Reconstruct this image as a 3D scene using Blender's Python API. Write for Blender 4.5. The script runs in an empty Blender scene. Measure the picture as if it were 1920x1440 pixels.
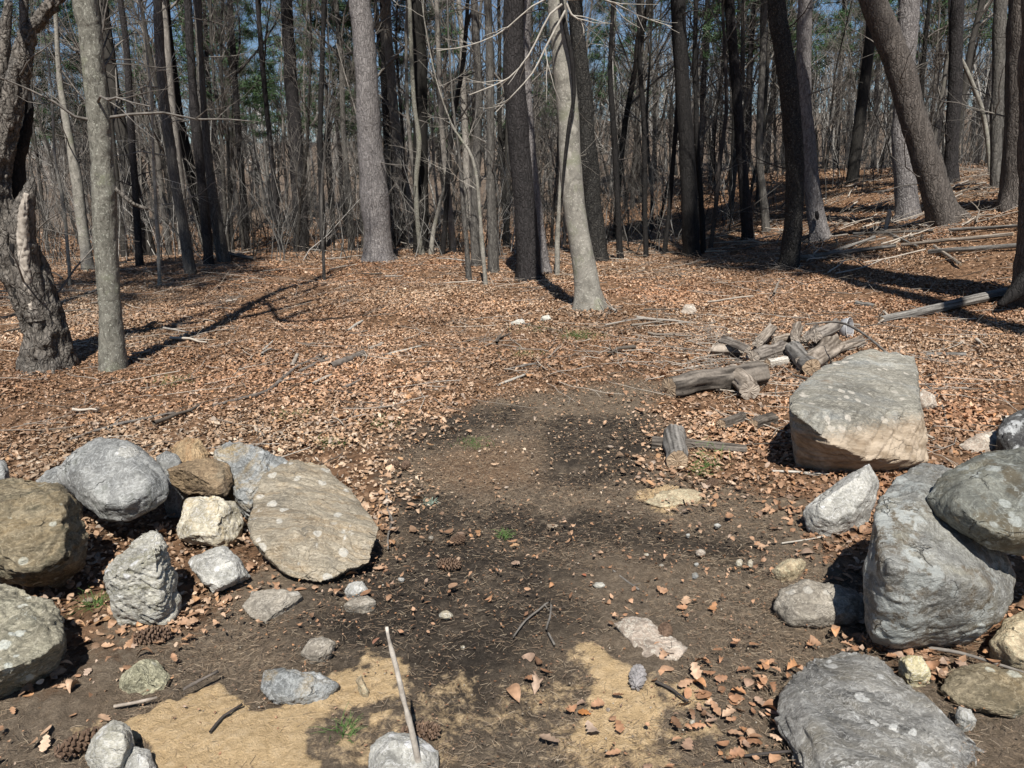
import bpy, bmesh, math, random
import numpy as np
from mathutils import Matrix, Vector

# ------------------------------------------------------------------ camera, world, sun
S = bpy.context.scene
C = S.collection
R = math.radians
F = 1450.0                                   # focal length in photo pixels (1920 wide)
PITCH, ROLL, CAMZ = R(14.7), R(1.5), 1.60
fwd = np.array([0, math.cos(PITCH), -math.sin(PITCH)])
up0 = np.array([0, math.sin(PITCH), math.cos(PITCH)])
x0 = np.array([1.0, 0, 0])
rt = math.cos(ROLL) * x0 - math.sin(ROLL) * up0
up = math.cos(ROLL) * up0 + math.sin(ROLL) * x0
CAM = np.array([0, 0, CAMZ])
cd = bpy.data.cameras.new('camera')
cam = bpy.data.objects.new('camera', cd); C.objects.link(cam)
cd.sensor_width = 36; cd.lens = 36 * F / 1920; cd.clip_end = 2000; cd.clip_start = 0.05
cam.matrix_world = Matrix(((rt[0], up[0], -fwd[0], 0), (rt[1], up[1], -fwd[1], 0), (rt[2], up[2], -fwd[2], CAMZ), (0, 0, 0, 1)))
S.camera = cam

ELEV, AZ = R(53), R(1.6)
W = bpy.data.worlds.new('World'); S.world = W; W.use_nodes = True
nt = W.node_tree; nt.nodes.clear()
sky = nt.nodes.new('ShaderNodeTexSky'); sky.sky_type = 'NISHITA'; sky.sun_disc = False
sky.sun_elevation = ELEV; sky.sun_rotation = R(180) - AZ
sky.air_density = 1.0; sky.dust_density = 0.0; sky.ozone_density = 5.0
bg = nt.nodes.new('ShaderNodeBackground'); bg.inputs[1].default_value = 0.052
wo = nt.nodes.new('ShaderNodeOutputWorld')
nt.links.new(sky.outputs[0], bg.inputs[0]); nt.links.new(bg.outputs[0], wo.inputs[0])
sd = bpy.data.lights.new('sun', 'SUN'); sd.energy = 5.0; sd.angle = R(0.53); sd.color = (1, 0.955, 0.88)
sun = bpy.data.objects.new('sun', sd); C.objects.link(sun)
sun.rotation_euler = (math.pi / 2 - ELEV, 0, AZ); sun.location = (0, -10, 20)
S.view_settings.view_transform = 'Standard'; S.view_settings.look = 'None'
S.view_settings.exposure = 0.60; S.view_settings.gamma = 1.0
S.cycles.max_bounces = 5; S.cycles.diffuse_bounces = 3; S.cycles.glossy_bounces = 2; S.cycles.transparent_max_bounces = 4

rng = np.random.default_rng(7)

# ------------------------------------------------------------------ numeric helpers
def _hash(i, j, k, seed):
    h = (i * 374761393 + j * 668265263 + k * 2147483647 + seed * 1274126177) & 0xFFFFFFFF
    h = ((h ^ (h >> 13)) * 1274126177) & 0xFFFFFFFF
    h = ((h ^ (h >> 16)) * 2246822519) & 0xFFFFFFFF
    return (h ^ (h >> 15)).astype(np.float64) / 4294967295.0

def vnoise(p, seed=0):
    p = np.asarray(p, float); i = np.floor(p).astype(np.int64); f = p - i
    u = f * f * f * (f * (f * 6 - 15) + 10)
    r = 0
    for a in (0, 1):
        for b in (0, 1):
            for c in (0, 1):
                w = (u[:, 0] if a else 1 - u[:, 0]) * (u[:, 1] if b else 1 - u[:, 1]) * (u[:, 2] if c else 1 - u[:, 2])
                r = r + w * _hash(i[:, 0] + a, i[:, 1] + b, i[:, 2] + c, seed)
    return r * 2 - 1

def fbm(p, octaves=4, seed=0, gain=0.5):
    r = 0; a = 1.0; q = np.asarray(p, float)
    for o in range(octaves):
        r = r + a * vnoise(q, seed + o * 17); q = q * 2.03 + 11.3; a *= gain
    return r

def sst(t):
    t = np.clip(t, 0, 1); return t * t * (3 - 2 * t)

def ground_h(x, y):
    x = np.asarray(x, float); y = np.asarray(y, float)
    h = 1.5 * sst((x - 4) / 7) * sst((y - 5) / 7)
    h = h - 0.55 * sst((y - 18.5) / 7) * sst((8 - x) / 8) + 8.5 * sst((y - 42) / 85)
    p = np.stack([x * 0.35, y * 0.35, np.zeros_like(x)], -1).reshape(-1, 3)
    n = fbm(p, 2, 3).reshape(x.shape)
    return h + 0.05 * n * sst(y / 6) + 0.35 * n * sst((y - 22) / 20)

def ray(px, py):
    return fwd + rt * ((px - 960) / F) + up * ((720 - py) / F)

def at(px, py, Y):
    """point seen at a pixel, Y metres out along the ground"""
    d = ray(px, py); return CAM + d * (Y / d[1])

def gp(px, py):
    """where the view ray meets the ground"""
    d = ray(px, py); t = 0.5; step = 0.05
    while t < 120:
        p = CAM + d * t
        if p[2] < ground_h(np.array([p[0]]), np.array([p[1]]))[0]:
            break
        t += step; step *= 1.01
    lo, hi = t - step, t
    for _ in range(25):
        m = (lo + hi) / 2; p = CAM + d * m
        if p[2] < ground_h(np.array([p[0]]), np.array([p[1]]))[0]: hi = m
        else: lo = m
    return CAM + d * hi

def pxw(w, P):
    """pixels -> metres at point P"""
    return w / F * float(np.dot(P - CAM, fwd))

# ------------------------------------------------------------------ mesh helpers
def mesh(name, V, Fs, mat=None, smooth=True, col=None, attrs=None):
    V = np.asarray(V, np.float32)
    if isinstance(Fs, np.ndarray): Fs = [Fs]
    Fs = [f for f in Fs if len(f)]
    me = bpy.data.meshes.new(name)
    me.vertices.add(len(V)); me.vertices.foreach_set('co', V.ravel())
    loops = np.concatenate([f.ravel() for f in Fs]).astype(np.int32)
    tot = np.concatenate([np.full(len(f), f.shape[1], np.int32) for f in Fs])
    st = np.concatenate([[0], np.cumsum(tot)[:-1]]).astype(np.int32)
    me.loops.add(len(loops)); me.loops.foreach_set('vertex_index', loops)
    me.polygons.add(len(tot)); me.polygons.foreach_set('loop_start', st); me.polygons.foreach_set('loop_total', tot)
    me.polygons.foreach_set('use_smooth', np.full(len(tot), smooth, bool))
    if col is not None:
        a = me.color_attributes.new('tint', 'FLOAT_COLOR', 'POINT')
        a.data.foreach_set('color', np.concatenate([col, np.ones((len(col), 1))], 1).astype(np.float32).ravel())
    for k, v in (attrs or {}).items():
        a = me.attributes.new(k, 'FLOAT', 'POINT'); a.data.foreach_set('value', np.asarray(v, np.float32))
    me.update(calc_edges=True); me.validate()
    if mat: me.materials.append(mat)
    return me

def obj(name, me, parent=None, loc=None):
    o = bpy.data.objects.new(name, me); C.objects.link(o)
    if loc is not None: o.location = tuple(float(v) for v in loc)
    if parent: o.parent = parent
    return o

def tag(o, label=None, cat=None, group=None, kind=None):
    if label: o['label'] = label
    if cat: o['category'] = cat
    if group: o['group'] = group
    if kind: o['kind'] = kind
    return o

def empty(name, loc):
    o = bpy.data.objects.new(name, None); C.objects.link(o); o.location = tuple(float(v) for v in loc)
    o.empty_display_size = 0.2
    return o

def tubes(P, Rd, k=4):
    P = np.asarray(P, float); Rd = np.asarray(Rd, float); M, n, _ = P.shape
    T = P[:, -1] - P[:, 0]; T /= np.linalg.norm(T, axis=1, keepdims=True) + 1e-9
    ref = np.where(np.abs(T[:, 2:3]) > 0.8, np.array([[1.0, 0, 0]]), np.array([[0, 0, 1.0]]))
    U = np.cross(T, ref); U /= np.linalg.norm(U, axis=1, keepdims=True) + 1e-9
    Wv = np.cross(T, U)
    a = np.arange(k) * 2 * math.pi / k
    ring = np.cos(a)[None, :, None] * U[:, None] + np.sin(a)[None, :, None] * Wv[:, None]
    V = P[:, :, None, :] + Rd[:, :, None, None] * ring[:, None]
    b = (np.arange(M) * n * k)[:, None, None] + (np.arange(n - 1) * k)[None, :, None]
    j = np.arange(k)[None, None]; jn = (j + 1) % k
    Fq = np.stack([b + j, b + jn, b + k + jn, b + k + j], -1).reshape(-1, 4)
    return V.reshape(-1, 3), Fq

class MB:
    def __init__(s): s.v = []; s.f = {}; s.n = 0; s.c = []
    def add(s, V, Fq, col=None):
        s.f.setdefault(Fq.shape[1], []).append(Fq + s.n); s.v.append(V); s.n += len(V)
        if col is not None: s.c.append(np.broadcast_to(col, (len(V), 3)))
    def get(s, name, mat, smooth=True, off=None):
        V = np.concatenate(s.v)
        if off is not None: V = V - np.asarray(off)
        return mesh(name, V, [np.concatenate(f) for f in s.f.values()], mat, smooth, np.concatenate(s.c) if s.c else None)

def interp(P, Rd, idx, t):
    n = P.shape[1]; s = np.clip(t, 0, 0.999) * (n - 1); i = s.astype(int); f = (s - i)[:, None]
    p = P[idx, i] * (1 - f) + P[idx, i + 1] * f
    r = Rd[idx, i] * (1 - f[:, 0]) + Rd[idx, i + 1] * f[:, 0]
    d = P[idx, i + 1] - P[idx, i]; d /= np.linalg.norm(d, axis=1, keepdims=True) + 1e-9
    return p, r, d

def unit(v): return v / (np.linalg.norm(v, axis=-1, keepdims=True) + 1e-9)

def grow(P, Rd, c, tr, length, ang, upb, wig, g, n=5, rf=0.55, rmax=1.0, rmin=0.003):
    M = len(P); idx = np.repeat(np.arange(M), c)
    t = g.uniform(tr[0], tr[1], M * c)
    p, r, d = interp(P, Rd, idx, t)
    q = unit(np.cross(d, unit(g.normal(size=(M * c, 3)))))
    a = g.uniform(ang[0], ang[1], M * c)[:, None]
    dr = unit(np.cos(a) * d + np.sin(a) * q)
    L = (g.uniform(length[0], length[1], M * c) * (1.15 - 0.55 * (t - tr[0]) / max(tr[1] - tr[0], 1e-3)))
    out = np.zeros((M * c, n, 3)); out[:, 0] = p
    for s in range(1, n):
        dr = unit(dr + g.normal(size=dr.shape) * wig + np.array([0, 0, upb]))
        out[:, s] = out[:, s - 1] + dr * (L / (n - 1))[:, None]
    rr = np.clip(r * rf, rmin, rmax)
    Ro = rr[:, None] * np.linspace(1, 0.3, n)[None]
    return out, np.maximum(Ro, rmin * 0.6)

def spline(pts, per):
    """Catmull-Rom through rows (x,y,z,r)"""
    P = np.asarray(pts, float); P = np.vstack([2 * P[0] - P[1], P, 2 * P[-1] - P[-2]])
    out = []
    for i in range(1, len(P) - 2):
        L = np.linalg.norm(P[i + 1, :3] - P[i, :3]); m = max(2, int(L / per))
        for t in np.linspace(0, 1, m, endpoint=False):
            a, b, c, d = P[i - 1], P[i], P[i + 1], P[i + 2]
            out.append(0.5 * (2 * b + (c - a) * t + (2 * a - 5 * b + 4 * c - d) * t * t + (3 * b - a - 3 * c + d) * t ** 3))
    out.append(P[-2]); o = np.array(out); o[:, 3] = np.maximum(o[:, 3], 0.004); return o

def trunk_geo(sp, k, amp, seed, zscale=0.25, freq=14, flare=0.0, base=None, knots=()):
    """one continuous bark surface along spline rows (x,y,z,r)"""
    n = len(sp); T = unit(np.gradient(sp[:, :3], axis=0))
    U = unit(np.cross(T, np.array([0, 1.0, 0.02]))); Wv = np.cross(T, U)
    a = np.arange(k) * 2 * math.pi / k
    ring = np.cos(a)[None, :, None] * U[:, None] + np.sin(a)[None, :, None] * Wv[:, None]
    rad = np.repeat(sp[:, 3:4], k, 1)
    z = sp[:, 2] - (base if base is not None else sp[0, 2])
    if flare:
        lob = 0.55 + 0.45 * np.cos(a[None] * 4 + seed) + 0.35 * np.cos(a[None] * 7 + seed * 2.1)
        rad = rad * (1 + flare * np.exp(-np.maximum(z, 0) / 0.16)[:, None] * lob)
    V = sp[:, None, :3] + ring * rad[..., None]
    q = V.reshape(-1, 3) * np.array([freq, freq, freq * zscale]) + seed * 3.7
    d = (1 - 2.4 * np.abs(fbm(q, 3, seed))) * amp * .9 + fbm(V.reshape(-1, 3) * np.array([2.2, 2.2, 1.6]) + seed, 2, seed + 5) * rad.ravel() * 0.10
    V = V + ring * d.reshape(n, k)[..., None]
    for (kp, kr, kh) in knots:
        w = np.exp(-np.sum((V - kp) ** 2, -1) / kr ** 2)
        V = V + ring * (w * kh)[..., None]
    V = V.reshape(-1, 3)
    b = (np.arange(n - 1) * k)[:, None]; j = np.arange(k)[None]; jn = (j + 1) % k
    Fq = np.stack([b + j, b + jn, b + k + jn, b + k + j], -1).reshape(-1, 4)
    V = np.vstack([V, sp[-1:, :3]])
    top = np.stack([(n - 1) * k + np.arange(k), (n - 1) * k + (np.arange(k) + 1) % k, np.full(k, n * k)], -1)
    return V, Fq, top

# ------------------------------------------------------------------ materials
class NT:
    def __init__(s, name, rough=0.8, spec=0.3):
        s.m = bpy.data.materials.new(name); s.m.use_nodes = True; s.t = s.m.node_tree
        s.b = s.t.nodes['Principled BSDF']; s.b.inputs['Roughness'].default_value = rough
        s.b.inputs['Specular IOR Level'].default_value = spec
    def n(s, typ, **kw):
        o = s.t.nodes.new('ShaderNode' + typ)
        for k, v in kw.items(): setattr(o, k, v)
        return o
    def l(s, a, b): s.t.links.new(a, b)
    def coord(s, scale=(1, 1, 1), out='Object'):
        tc = s.n('TexCoord'); mp = s.n('Mapping'); mp.inputs['Scale'].default_value = scale
        s.l(tc.outputs[out], mp.inputs[0]); return mp.outputs[0]
    def noise(s, vec, scale, detail=6, rough=0.6, dist=0.0):
        o = s.n('TexNoise'); o.inputs['Scale'].default_value = scale; o.inputs['Detail'].default_value = detail
        o.inputs['Roughness'].default_value = rough; o.inputs['Distortion'].default_value = dist
        if vec is not None: s.l(vec, o.inputs['Vector'])
        return o.outputs[0]
    def voro(s, vec, scale, feature='F1', out=0, rnd=1.0):
        o = s.n('TexVoronoi'); o.feature = feature; o.inputs['Scale'].default_value = scale
        o.inputs['Randomness'].default_value = rnd
        if vec is not None: s.l(vec, o.inputs['Vector'])
        return o.outputs[out]
    def ramp(s, fac, stops):
        o = s.n('ValToRGB'); e = o.color_ramp.elements
        while len(e) < len(stops): e.new(0.5)
        for x, (p, c) in zip(e, stops):
            x.position = p; x.color = (*c, 1) if not isinstance(c, (int, float)) else (c, c, c, 1)
        s.l(fac, o.inputs[0]); return o.outputs[0]
    def mix(s, fac, a, b, mode='MIX'):
        o = s.n('Mix', data_type='RGBA', blend_type=mode)
        for sock, v in ((o.inputs[0], fac), (o.inputs[6], a), (o.inputs[7], b)):
            if isinstance(v, (int, float)): sock.default_value = v
            elif isinstance(v, tuple): sock.default_value = (*v, 1)
            else: s.l(v, sock)
        return o.outputs[2]
    def math(s, op, a, b=0.0):
        o = s.n('Math', operation=op)
        for sock, v in ((o.inputs[0], a), (o.inputs[1], b)):
            if isinstance(v, (int, float)): sock.default_value = v
            else: s.l(v, sock)
        return o.outputs[0]
    def bump(s, h, dist, strength=1.0):
        o = s.n('Bump'); o.inputs['Distance'].default_value = dist; o.inputs['Strength'].default_value = strength
        s.l(h, o.inputs['Height']); s.l(o.outputs[0], s.b.inputs['Normal'])
    def col(s, c):
        if isinstance(c, tuple): s.b.inputs['Base Color'].default_value = (*c, 1)
        else: s.l(c, s.b.inputs['Base Color'])

def bark(name, c1, c2, c3=None, patch=0.0, zs=0.18, scale=22, bd=0.012, vary=False, flecks=None, crack=0.55):
    m = NT(name, 0.85, 0.2)
    v = m.coord((1, 1, zs)); vo = m.coord()
    n0 = m.n('TexNoise'); n0.inputs['Scale'].default_value = 9; m.l(vo, n0.inputs['Vector'])
    va = m.n('VectorMath', operation='MULTIPLY_ADD'); m.l(n0.outputs[1], va.inputs[0]); va.inputs[1].default_value = (.09, .09, .09); m.l(v, va.inputs[2]); v = va.outputs[0]
    n1 = m.noise(v, scale, 8, 0.7, 0.8)
    c = m.ramp(n1, [(0.32, c1), (0.68, c2)])
    if c3:
        n2 = m.noise(vo, 3.3, 6, 0.7)
        c = m.mix(m.ramp(n2, [(0.56 - patch, 0.0), (0.66 - patch, 1.0)]), c, c3)
    if flecks:
        n3 = m.noise(vo, 42, 6, 0.75)
        c = m.mix(m.ramp(n3, [(0.56, 0.0), (0.63, 0.8)]), c, flecks)
    cr = m.voro(v, scale * 0.9, 'DISTANCE_TO_EDGE')
    c = m.mix(m.ramp(cr, [(0.0, crack), (0.12, 0.0)]), c, tuple(x * 0.35 for x in c1))
    if vary:
        oi = m.n('ObjectInfo'); c = m.mix(1.0, c, m.ramp(oi.outputs['Random'], [(0.0, 0.08), (0.5, 0.35), (0.8, 0.9), (1.0, 1.5)]), 'MULTIPLY')
    m.col(c)
    h = m.math('ADD', n1, m.math('MULTIPLY', m.math('MINIMUM', cr, 0.2), 4.5 * crack))
    m.bump(h, bd); return m.m

def rockmat(name, c1, c2, c3=None, lichen=None, lp=0.0, strat=(1, 1, 1), rough=0.75, spec=0.35, speck=0.0, dark=None, scale=7, dp=0.0, rot=None, low=None):
    m = NT(name, rough, spec)
    vo = m.coord(); vs = m.coord(strat)
    if rot: vs.node.inputs['Rotation'].default_value = tuple(R(a) for a in rot)
    n1 = m.noise(vs, scale, 9, 0.68, 0.4)
    c = m.ramp(n1, [(0.33, c1), (0.66, c2)])
    if c3:
        n2 = m.noise(vs, scale * 0.45, 7, 0.65, 0.8)
        c = m.mix(m.ramp(n2, [(0.48, 0.0), (0.64, 0.85)]), c, c3)
    fine = m.noise(vo, 90, 4, 0.7)
    mid = m.noise(vs, 38, 7, 0.75, 0.3)
    c = m.mix(0.6, c, m.ramp(fine, [(0.32, 0.35), (0.66, 1.15)]), 'MULTIPLY')
    c = m.mix(0.55, c, m.ramp(mid, [(0.34, 0.42), (0.52, 1.0), (0.70, 1.35)]), 'MULTIPLY')
    c = m.mix(1.0, c, (1.27, 1.25, 1.21), 'MULTIPLY')
    if speck:
        vv = m.voro(vo, 120); c = m.mix(m.ramp(vv, [(0.0, speck), (0.28, 0.0)]), c, (0.02, 0.02, 0.02))
    if dark:
        n4 = m.noise(vo, 5.5, 8, 0.7); c = m.mix(m.ramp(n4, [(0.55 - dp, 0.0), (0.63 - dp, 0.85)]), c, dark)
    if lichen:
        n3 = m.noise(vo, 9 if lp < .04 else 6, 9, 0.72, 0.15); sp = m.noise(vo, 45, 4, 0.6)
        f = m.math('MAXIMUM', m.ramp(n3, [(0.60 - lp, 0.0), (0.64 - lp, 0.9)]), m.ramp(sp, [(0.70 - lp * 0.6, 0.0), (0.74 - lp * 0.6, 0.8)]))
        c = m.mix(f, c, lichen)
    pt = m.noise(vo, scale * 0.55, 3, 0.5, 0.6); c = m.mix(0.9, c, m.ramp(pt, [(0.34, 0.62), (0.5, 1.0), (0.66, 1.22)]), 'MULTIPLY')
    ck = m.n('VectorMath', operation='MULTIPLY_ADD'); cn = m.n('TexNoise'); cn.inputs['Scale'].default_value = 4.0; cn.inputs['Detail'].default_value = 5.0; m.l(vo, cn.inputs['Vector'])
    m.l(cn.outputs[1], ck.inputs[0]); ck.inputs[1].default_value = (.5, .5, .5); m.l(vs, ck.inputs[2])
    ce = m.voro(ck.outputs[0], scale * 0.5, 'DISTANCE_TO_EDGE'); crackm = m.math('MULTIPLY', m.ramp(ce, [(0.0, 1.0), (0.016, 0.0)]), m.ramp(pt, [(0.50, 0.0), (0.60, 1.0)]))
    c = m.mix(m.math('MULTIPLY', crackm, 0.5), c, (0.025, 0.022, 0.018))
    if lichen:
        lv = m.n('VectorMath', operation='MULTIPLY_ADD'); m.l(cn.outputs[1], lv.inputs[0]); lv.inputs[1].default_value = (.06, .06, .06); m.l(vo, lv.inputs[2])
        vd = m.n('TexVoronoi'); vd.inputs['Scale'].default_value = 17; m.l(lv.outputs[0], vd.inputs['Vector']); se = m.n('SeparateColor'); m.l(vd.outputs[1], se.inputs[0])
        rad = m.math('SUBTRACT', vd.outputs[0], m.math('MULTIPLY', se.outputs[1], 0.28))
        disc = m.math('MULTIPLY', m.ramp(rad, [(0.10, 1.0), (0.17, 0.0)]), m.ramp(se.outputs[0], [(0.70, 0.0), (0.72, 1.0)]))
        c = m.mix(m.math('MULTIPLY', disc, m.ramp(fine, [(0.3, 0.35), (0.6, 0.95)])), c, tuple(min(.62, x * 1.05) for x in lichen))
    vn = m.noise(vs, scale * 1.7, 6, 0.6, 1.6)
    c = m.mix(m.ramp(vn, [(0.475, 0.0), (0.50, 0.5), (0.525, 0.0)]), c, tuple(min(.7, x * 1.9) for x in c2))
    if low:
        sx = m.n('SeparateXYZ'); m.l(vo, sx.inputs[0])
        f = m.ramp(m.math('ADD', m.math('SUBTRACT', low[1], sx.outputs[2]), m.math('MULTIPLY', m.math('SUBTRACT', mid, 0.5), 0.2)), [(0.0, 0.0), (0.06, 1.0)])
        c = m.mix(f, c, m.mix(m.ramp(n1, [(0.38, 0.0), (0.62, 1.0)]), low[0], low[2]))
    m.col(c)
    rr = m.noise(vs, 30, 6, 0.6)
    m.l(m.math('ADD', m.math('MULTIPLY', rr, 0.25), rough - 0.12), m.b.inputs['Roughness'])
    h = m.math('ADD', m.math('MULTIPLY', m.noise(vs, 26, 8, 0.7), 1.0), m.math('MULTIPLY', fine, 0.5))
    h = m.math('SUBTRACT', m.math('ADD', h, m.math('MULTIPLY', mid, 0.6)), m.math('MULTIPLY', crackm, 0.9)); m.bump(h, 0.011); return m.m

def simple(name, c1, c2, scale=30, rough=0.8, bd=0.002, strat=(1, 1, 1), spec=0.25):
    m = NT(name, rough, spec); v = m.coord(strat)
    n = m.noise(v, scale, 6, 0.65); m.col(m.ramp(n, [(0.3, c1), (0.7, c2)])); m.bump(n, bd); return m.m

def tinted(name, rough=0.7, spec=0.25, var=0.5):
    m = NT(name, rough, spec); a = m.n('Attribute', attribute_name='tint')
    n = m.noise(m.coord(), 55, 4, 0.6)
    m.col(m.mix(var, a.outputs[0], m.ramp(n, [(0.3, 0.45), (0.7, 1.25)]), 'MULTIPLY')); return m.m

M = {}
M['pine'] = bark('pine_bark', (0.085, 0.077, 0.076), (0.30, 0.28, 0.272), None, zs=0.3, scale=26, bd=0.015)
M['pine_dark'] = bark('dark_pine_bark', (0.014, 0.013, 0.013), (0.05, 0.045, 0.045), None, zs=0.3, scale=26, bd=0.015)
M['lichen'] = bark('lichen_bark', (0.065, 0.062, 0.05), (0.25, 0.24, 0.205), (0.19, 0.195, 0.14), 0.0, zs=0.45, scale=30, bd=0.010, flecks=(0.42, 0.42, 0.36), crack=0.12)
M['beech'] = bark('pale_bark', (0.10, 0.094, 0.08), (0.33, 0.31, 0.27), (0.20, 0.20, 0.15), 0.02, zs=0.7, scale=9, bd=0.010, flecks=(0.46, 0.44, 0.38), crack=0.06)
M['gnarl'] = bark('gnarled_bark', (0.05, 0.044, 0.038), (0.23, 0.205, 0.178), (0.11, 0.10, 0.09), 0.02, zs=0.35, scale=26, bd=0.022, crack=0.6, flecks=(.30,.28,.25))
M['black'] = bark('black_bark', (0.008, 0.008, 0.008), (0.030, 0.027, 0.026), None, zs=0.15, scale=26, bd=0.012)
M['oak'] = bark('flaky_bark', (0.010, 0.010, 0.010), (0.05, 0.047, 0.043), None, zs=0.4, scale=24, bd=0.02, flecks=(0.16, 0.15, 0.13))
M['grey'] = bark('grey_bark', (0.05, 0.046, 0.042), (0.16, 0.15, 0.135), (0.09, 0.085, 0.075), 0.0, zs=0.15, scale=20, bd=0.012)
M['ridged'] = bark('ridged_bark', (0.05, 0.043, 0.038), (0.155, 0.135, 0.12), None, zs=0.09, scale=24, bd=0.02)
M['wood_stem'] = bark('woodland_bark', (0.08, 0.073, 0.064), (0.25, 0.23, 0.205), (0.16, 0.155, 0.125), 0.0, zs=0.2, scale=14, bd=0.01, vary=True, crack=0.2)
M['twig'] = simple('twig_bark', (0.06, 0.054, 0.048), (0.22, 0.20, 0.178), 14, 0.8)
M['twig_dark'] = simple('dark_twig_bark', (0.025, 0.022, 0.02), (0.07, 0.06, 0.055), 14, 0.8)
M['twig_pale'] = simple('pale_twig_bark', (0.26, 0.235, 0.20), (0.48, 0.45, 0.40), 14, 0.7)
M['needles'] = simple('needle_green', (0.02, 0.045, 0.018), (0.07, 0.125, 0.05), 5, 0.6)
M['bare_wood'] = simple('bare_wood', (0.17, 0.145, 0.12), (0.48, 0.43, 0.37), 12, 0.8, 0.006, (1, 1, 0.12))
M['old_wood'] = simple('weathered_wood', (0.05, 0.042, 0.036), (0.22, 0.19, 0.165), 14, 0.85, 0.01, (1, 1, 1))
M['split_wood'] = simple('split_wood', (0.13, 0.108, 0.09), (0.46, 0.40, 0.335), 18, 0.8, 0.008)
M['end_grain'] = simple('end_grain', (0.17, 0.12, 0.08), (0.42, 0.32, 0.22), 40, 0.8, 0.004)
M['leaf'] = tinted('dry_leaf', 0.62, 0.3, 0.7)
M['needle_litter'] = tinted('dry_needle', 0.6, 0.3, 0.0)
M['pebble'] = tinted('pebble', 0.75, 0.3, 0.4)
M['grass'] = simple('grass_green', (0.05, 0.10, 0.025), (0.12, 0.20, 0.06), 40, 0.6)
M['cone'] = simple('cone_scale', (0.045, 0.028, 0.02), (0.19, 0.125, 0.085), 60, 0.7)
M['cone_grey'] = simple('grey_cone_scale', (0.12, 0.115, 0.115), (0.36, 0.34, 0.34), 60, 0.7)

# ------------------------------------------------------------------ ground
def wpoly(px):
    return np.array([(CAM + ray(x, y) * (CAMZ / -ray(x, y)[2]))[:2] for x, y in px])

def polymask(x, y, poly, soft):
    inside = np.zeros(x.shape, bool); d = np.full(x.shape, 1e9)
    n = len(poly)
    for i in range(n):
        ax, ay = poly[i]; bx, by = poly[(i + 1) % n]
        c = ((ay > y) != (by > y)) & (x < (bx - ax) * (y - ay) / (by - ay + 1e-12) + ax); inside ^= c
        ex, ey = bx - ax, by - ay; t = np.clip(((x - ax) * ex + (y - ay) * ey) / (ex * ex + ey * ey + 1e-12), 0, 1)
        d = np.minimum(d, np.hypot(x - ax - t * ex, y - ay - t * ey))
    sd_ = np.where(inside, d, -d)
    return sst(0.5 + sd_ / (2 * soft))

DIRT = wpoly([(-300, 1700), (-300, 1380), (60, 1330), (160, 1240), (200, 1190), (340, 1170), (440, 1110), (560, 1090), (690, 1060), (715, 960), (690, 900),
              (720, 840), (790, 790), (930, 755), (1060, 745), (1150, 735), (1230, 735), (1240, 800), (1225, 870), (1300, 915), (1430, 900), (1510, 1000), (1600, 1060), (1640, 1200),
              (1760, 1215), (2200, 1250), (2200, 1700)])
SANDS = [(wpoly([(225, 1320), (330, 1300), (440, 1290), (560, 1310), (640, 1275), (690, 1265), (690, 1300), (640, 1340), (680, 1390), (690, 1500), (560, 1600), (260, 1600), (250, 1420)]), 0.05, 1.0),
         (wpoly([(1090, 1250), (1180, 1232), (1260, 1270), (1300, 1330), (1290, 1400), (1220, 1430), (1130, 1380), (1080, 1310)]), 0.07, 0.95),
         (wpoly([(640, 1290), (700, 1265), (760, 1310), (900, 1330), (1060, 1280), (1200, 1390), (1380, 1480), (1300, 1650), (700, 1650)]), 0.10, 0.36),
         (wpoly([(1205, 930), (1260, 912), (1320, 925), (1300, 945), (1230, 950)]), 0.06, 0.6)]
MULCH_SHADE = [(wpoly([(1000, 800), (1110, 785), (1225, 800), (1225, 870), (1190, 910), (1010, 900)]), 0.10),  # first patch and band beside it: soft path shadow painted as darker soil
         (wpoly([(720, 830), (800, 785), (980, 765), (990, 800), (880, 830), (780, 850)]), 0.15),
         (wpoly([(560, 1180), (760, 1000), (900, 960), (1080, 1080), (1090, 1180), (1010, 1290), (850, 1390), (740, 1320), (600, 1260)]), 0.22),
         (wpoly([(700, 900), (760, 930), (1180, 960), (1400, 1010), (1400, 1060), (1000, 1020), (720, 1000)]), 0.15)]
NEEDLY = [(wpoly([(800, 860), (900, 830), (990, 830), (1000, 900), (900, 920), (810, 900)]), 0.15)]

def masks(x, y):
    d = polymask(x + .14 * fbm(np.stack([x * 2.3, y * 2.3, 0 * x], -1).reshape(-1, 3), 3, 91).reshape(x.shape), y + .2 * fbm(np.stack([x * 2.3, y * 2.3, 0 * x + 7], -1).reshape(-1, 3), 3, 92).reshape(x.shape), DIRT, 0.36)
    s = np.zeros_like(x)
    w1 = fbm(np.stack([x * 5, y * 5, 0 * x + 3], -1).reshape(-1, 3), 4, 95).reshape(x.shape); w2 = fbm(np.stack([x * 5, y * 5, 0 * x + 9], -1).reshape(-1, 3), 4, 96).reshape(x.shape)
    for p, w, a in SANDS: s = np.maximum(s, a * polymask(x + .13 * w1, y + .13 * w2, p, w))
    m = np.zeros_like(x)
    for p, w in MULCH_SHADE: m = np.maximum(m, polymask(x + .09 * w1, y + .09 * w2, p, w))
    q = polymask(x, y, NEEDLY[0][0], NEEDLY[0][1])
    return d, s, m, q

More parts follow.
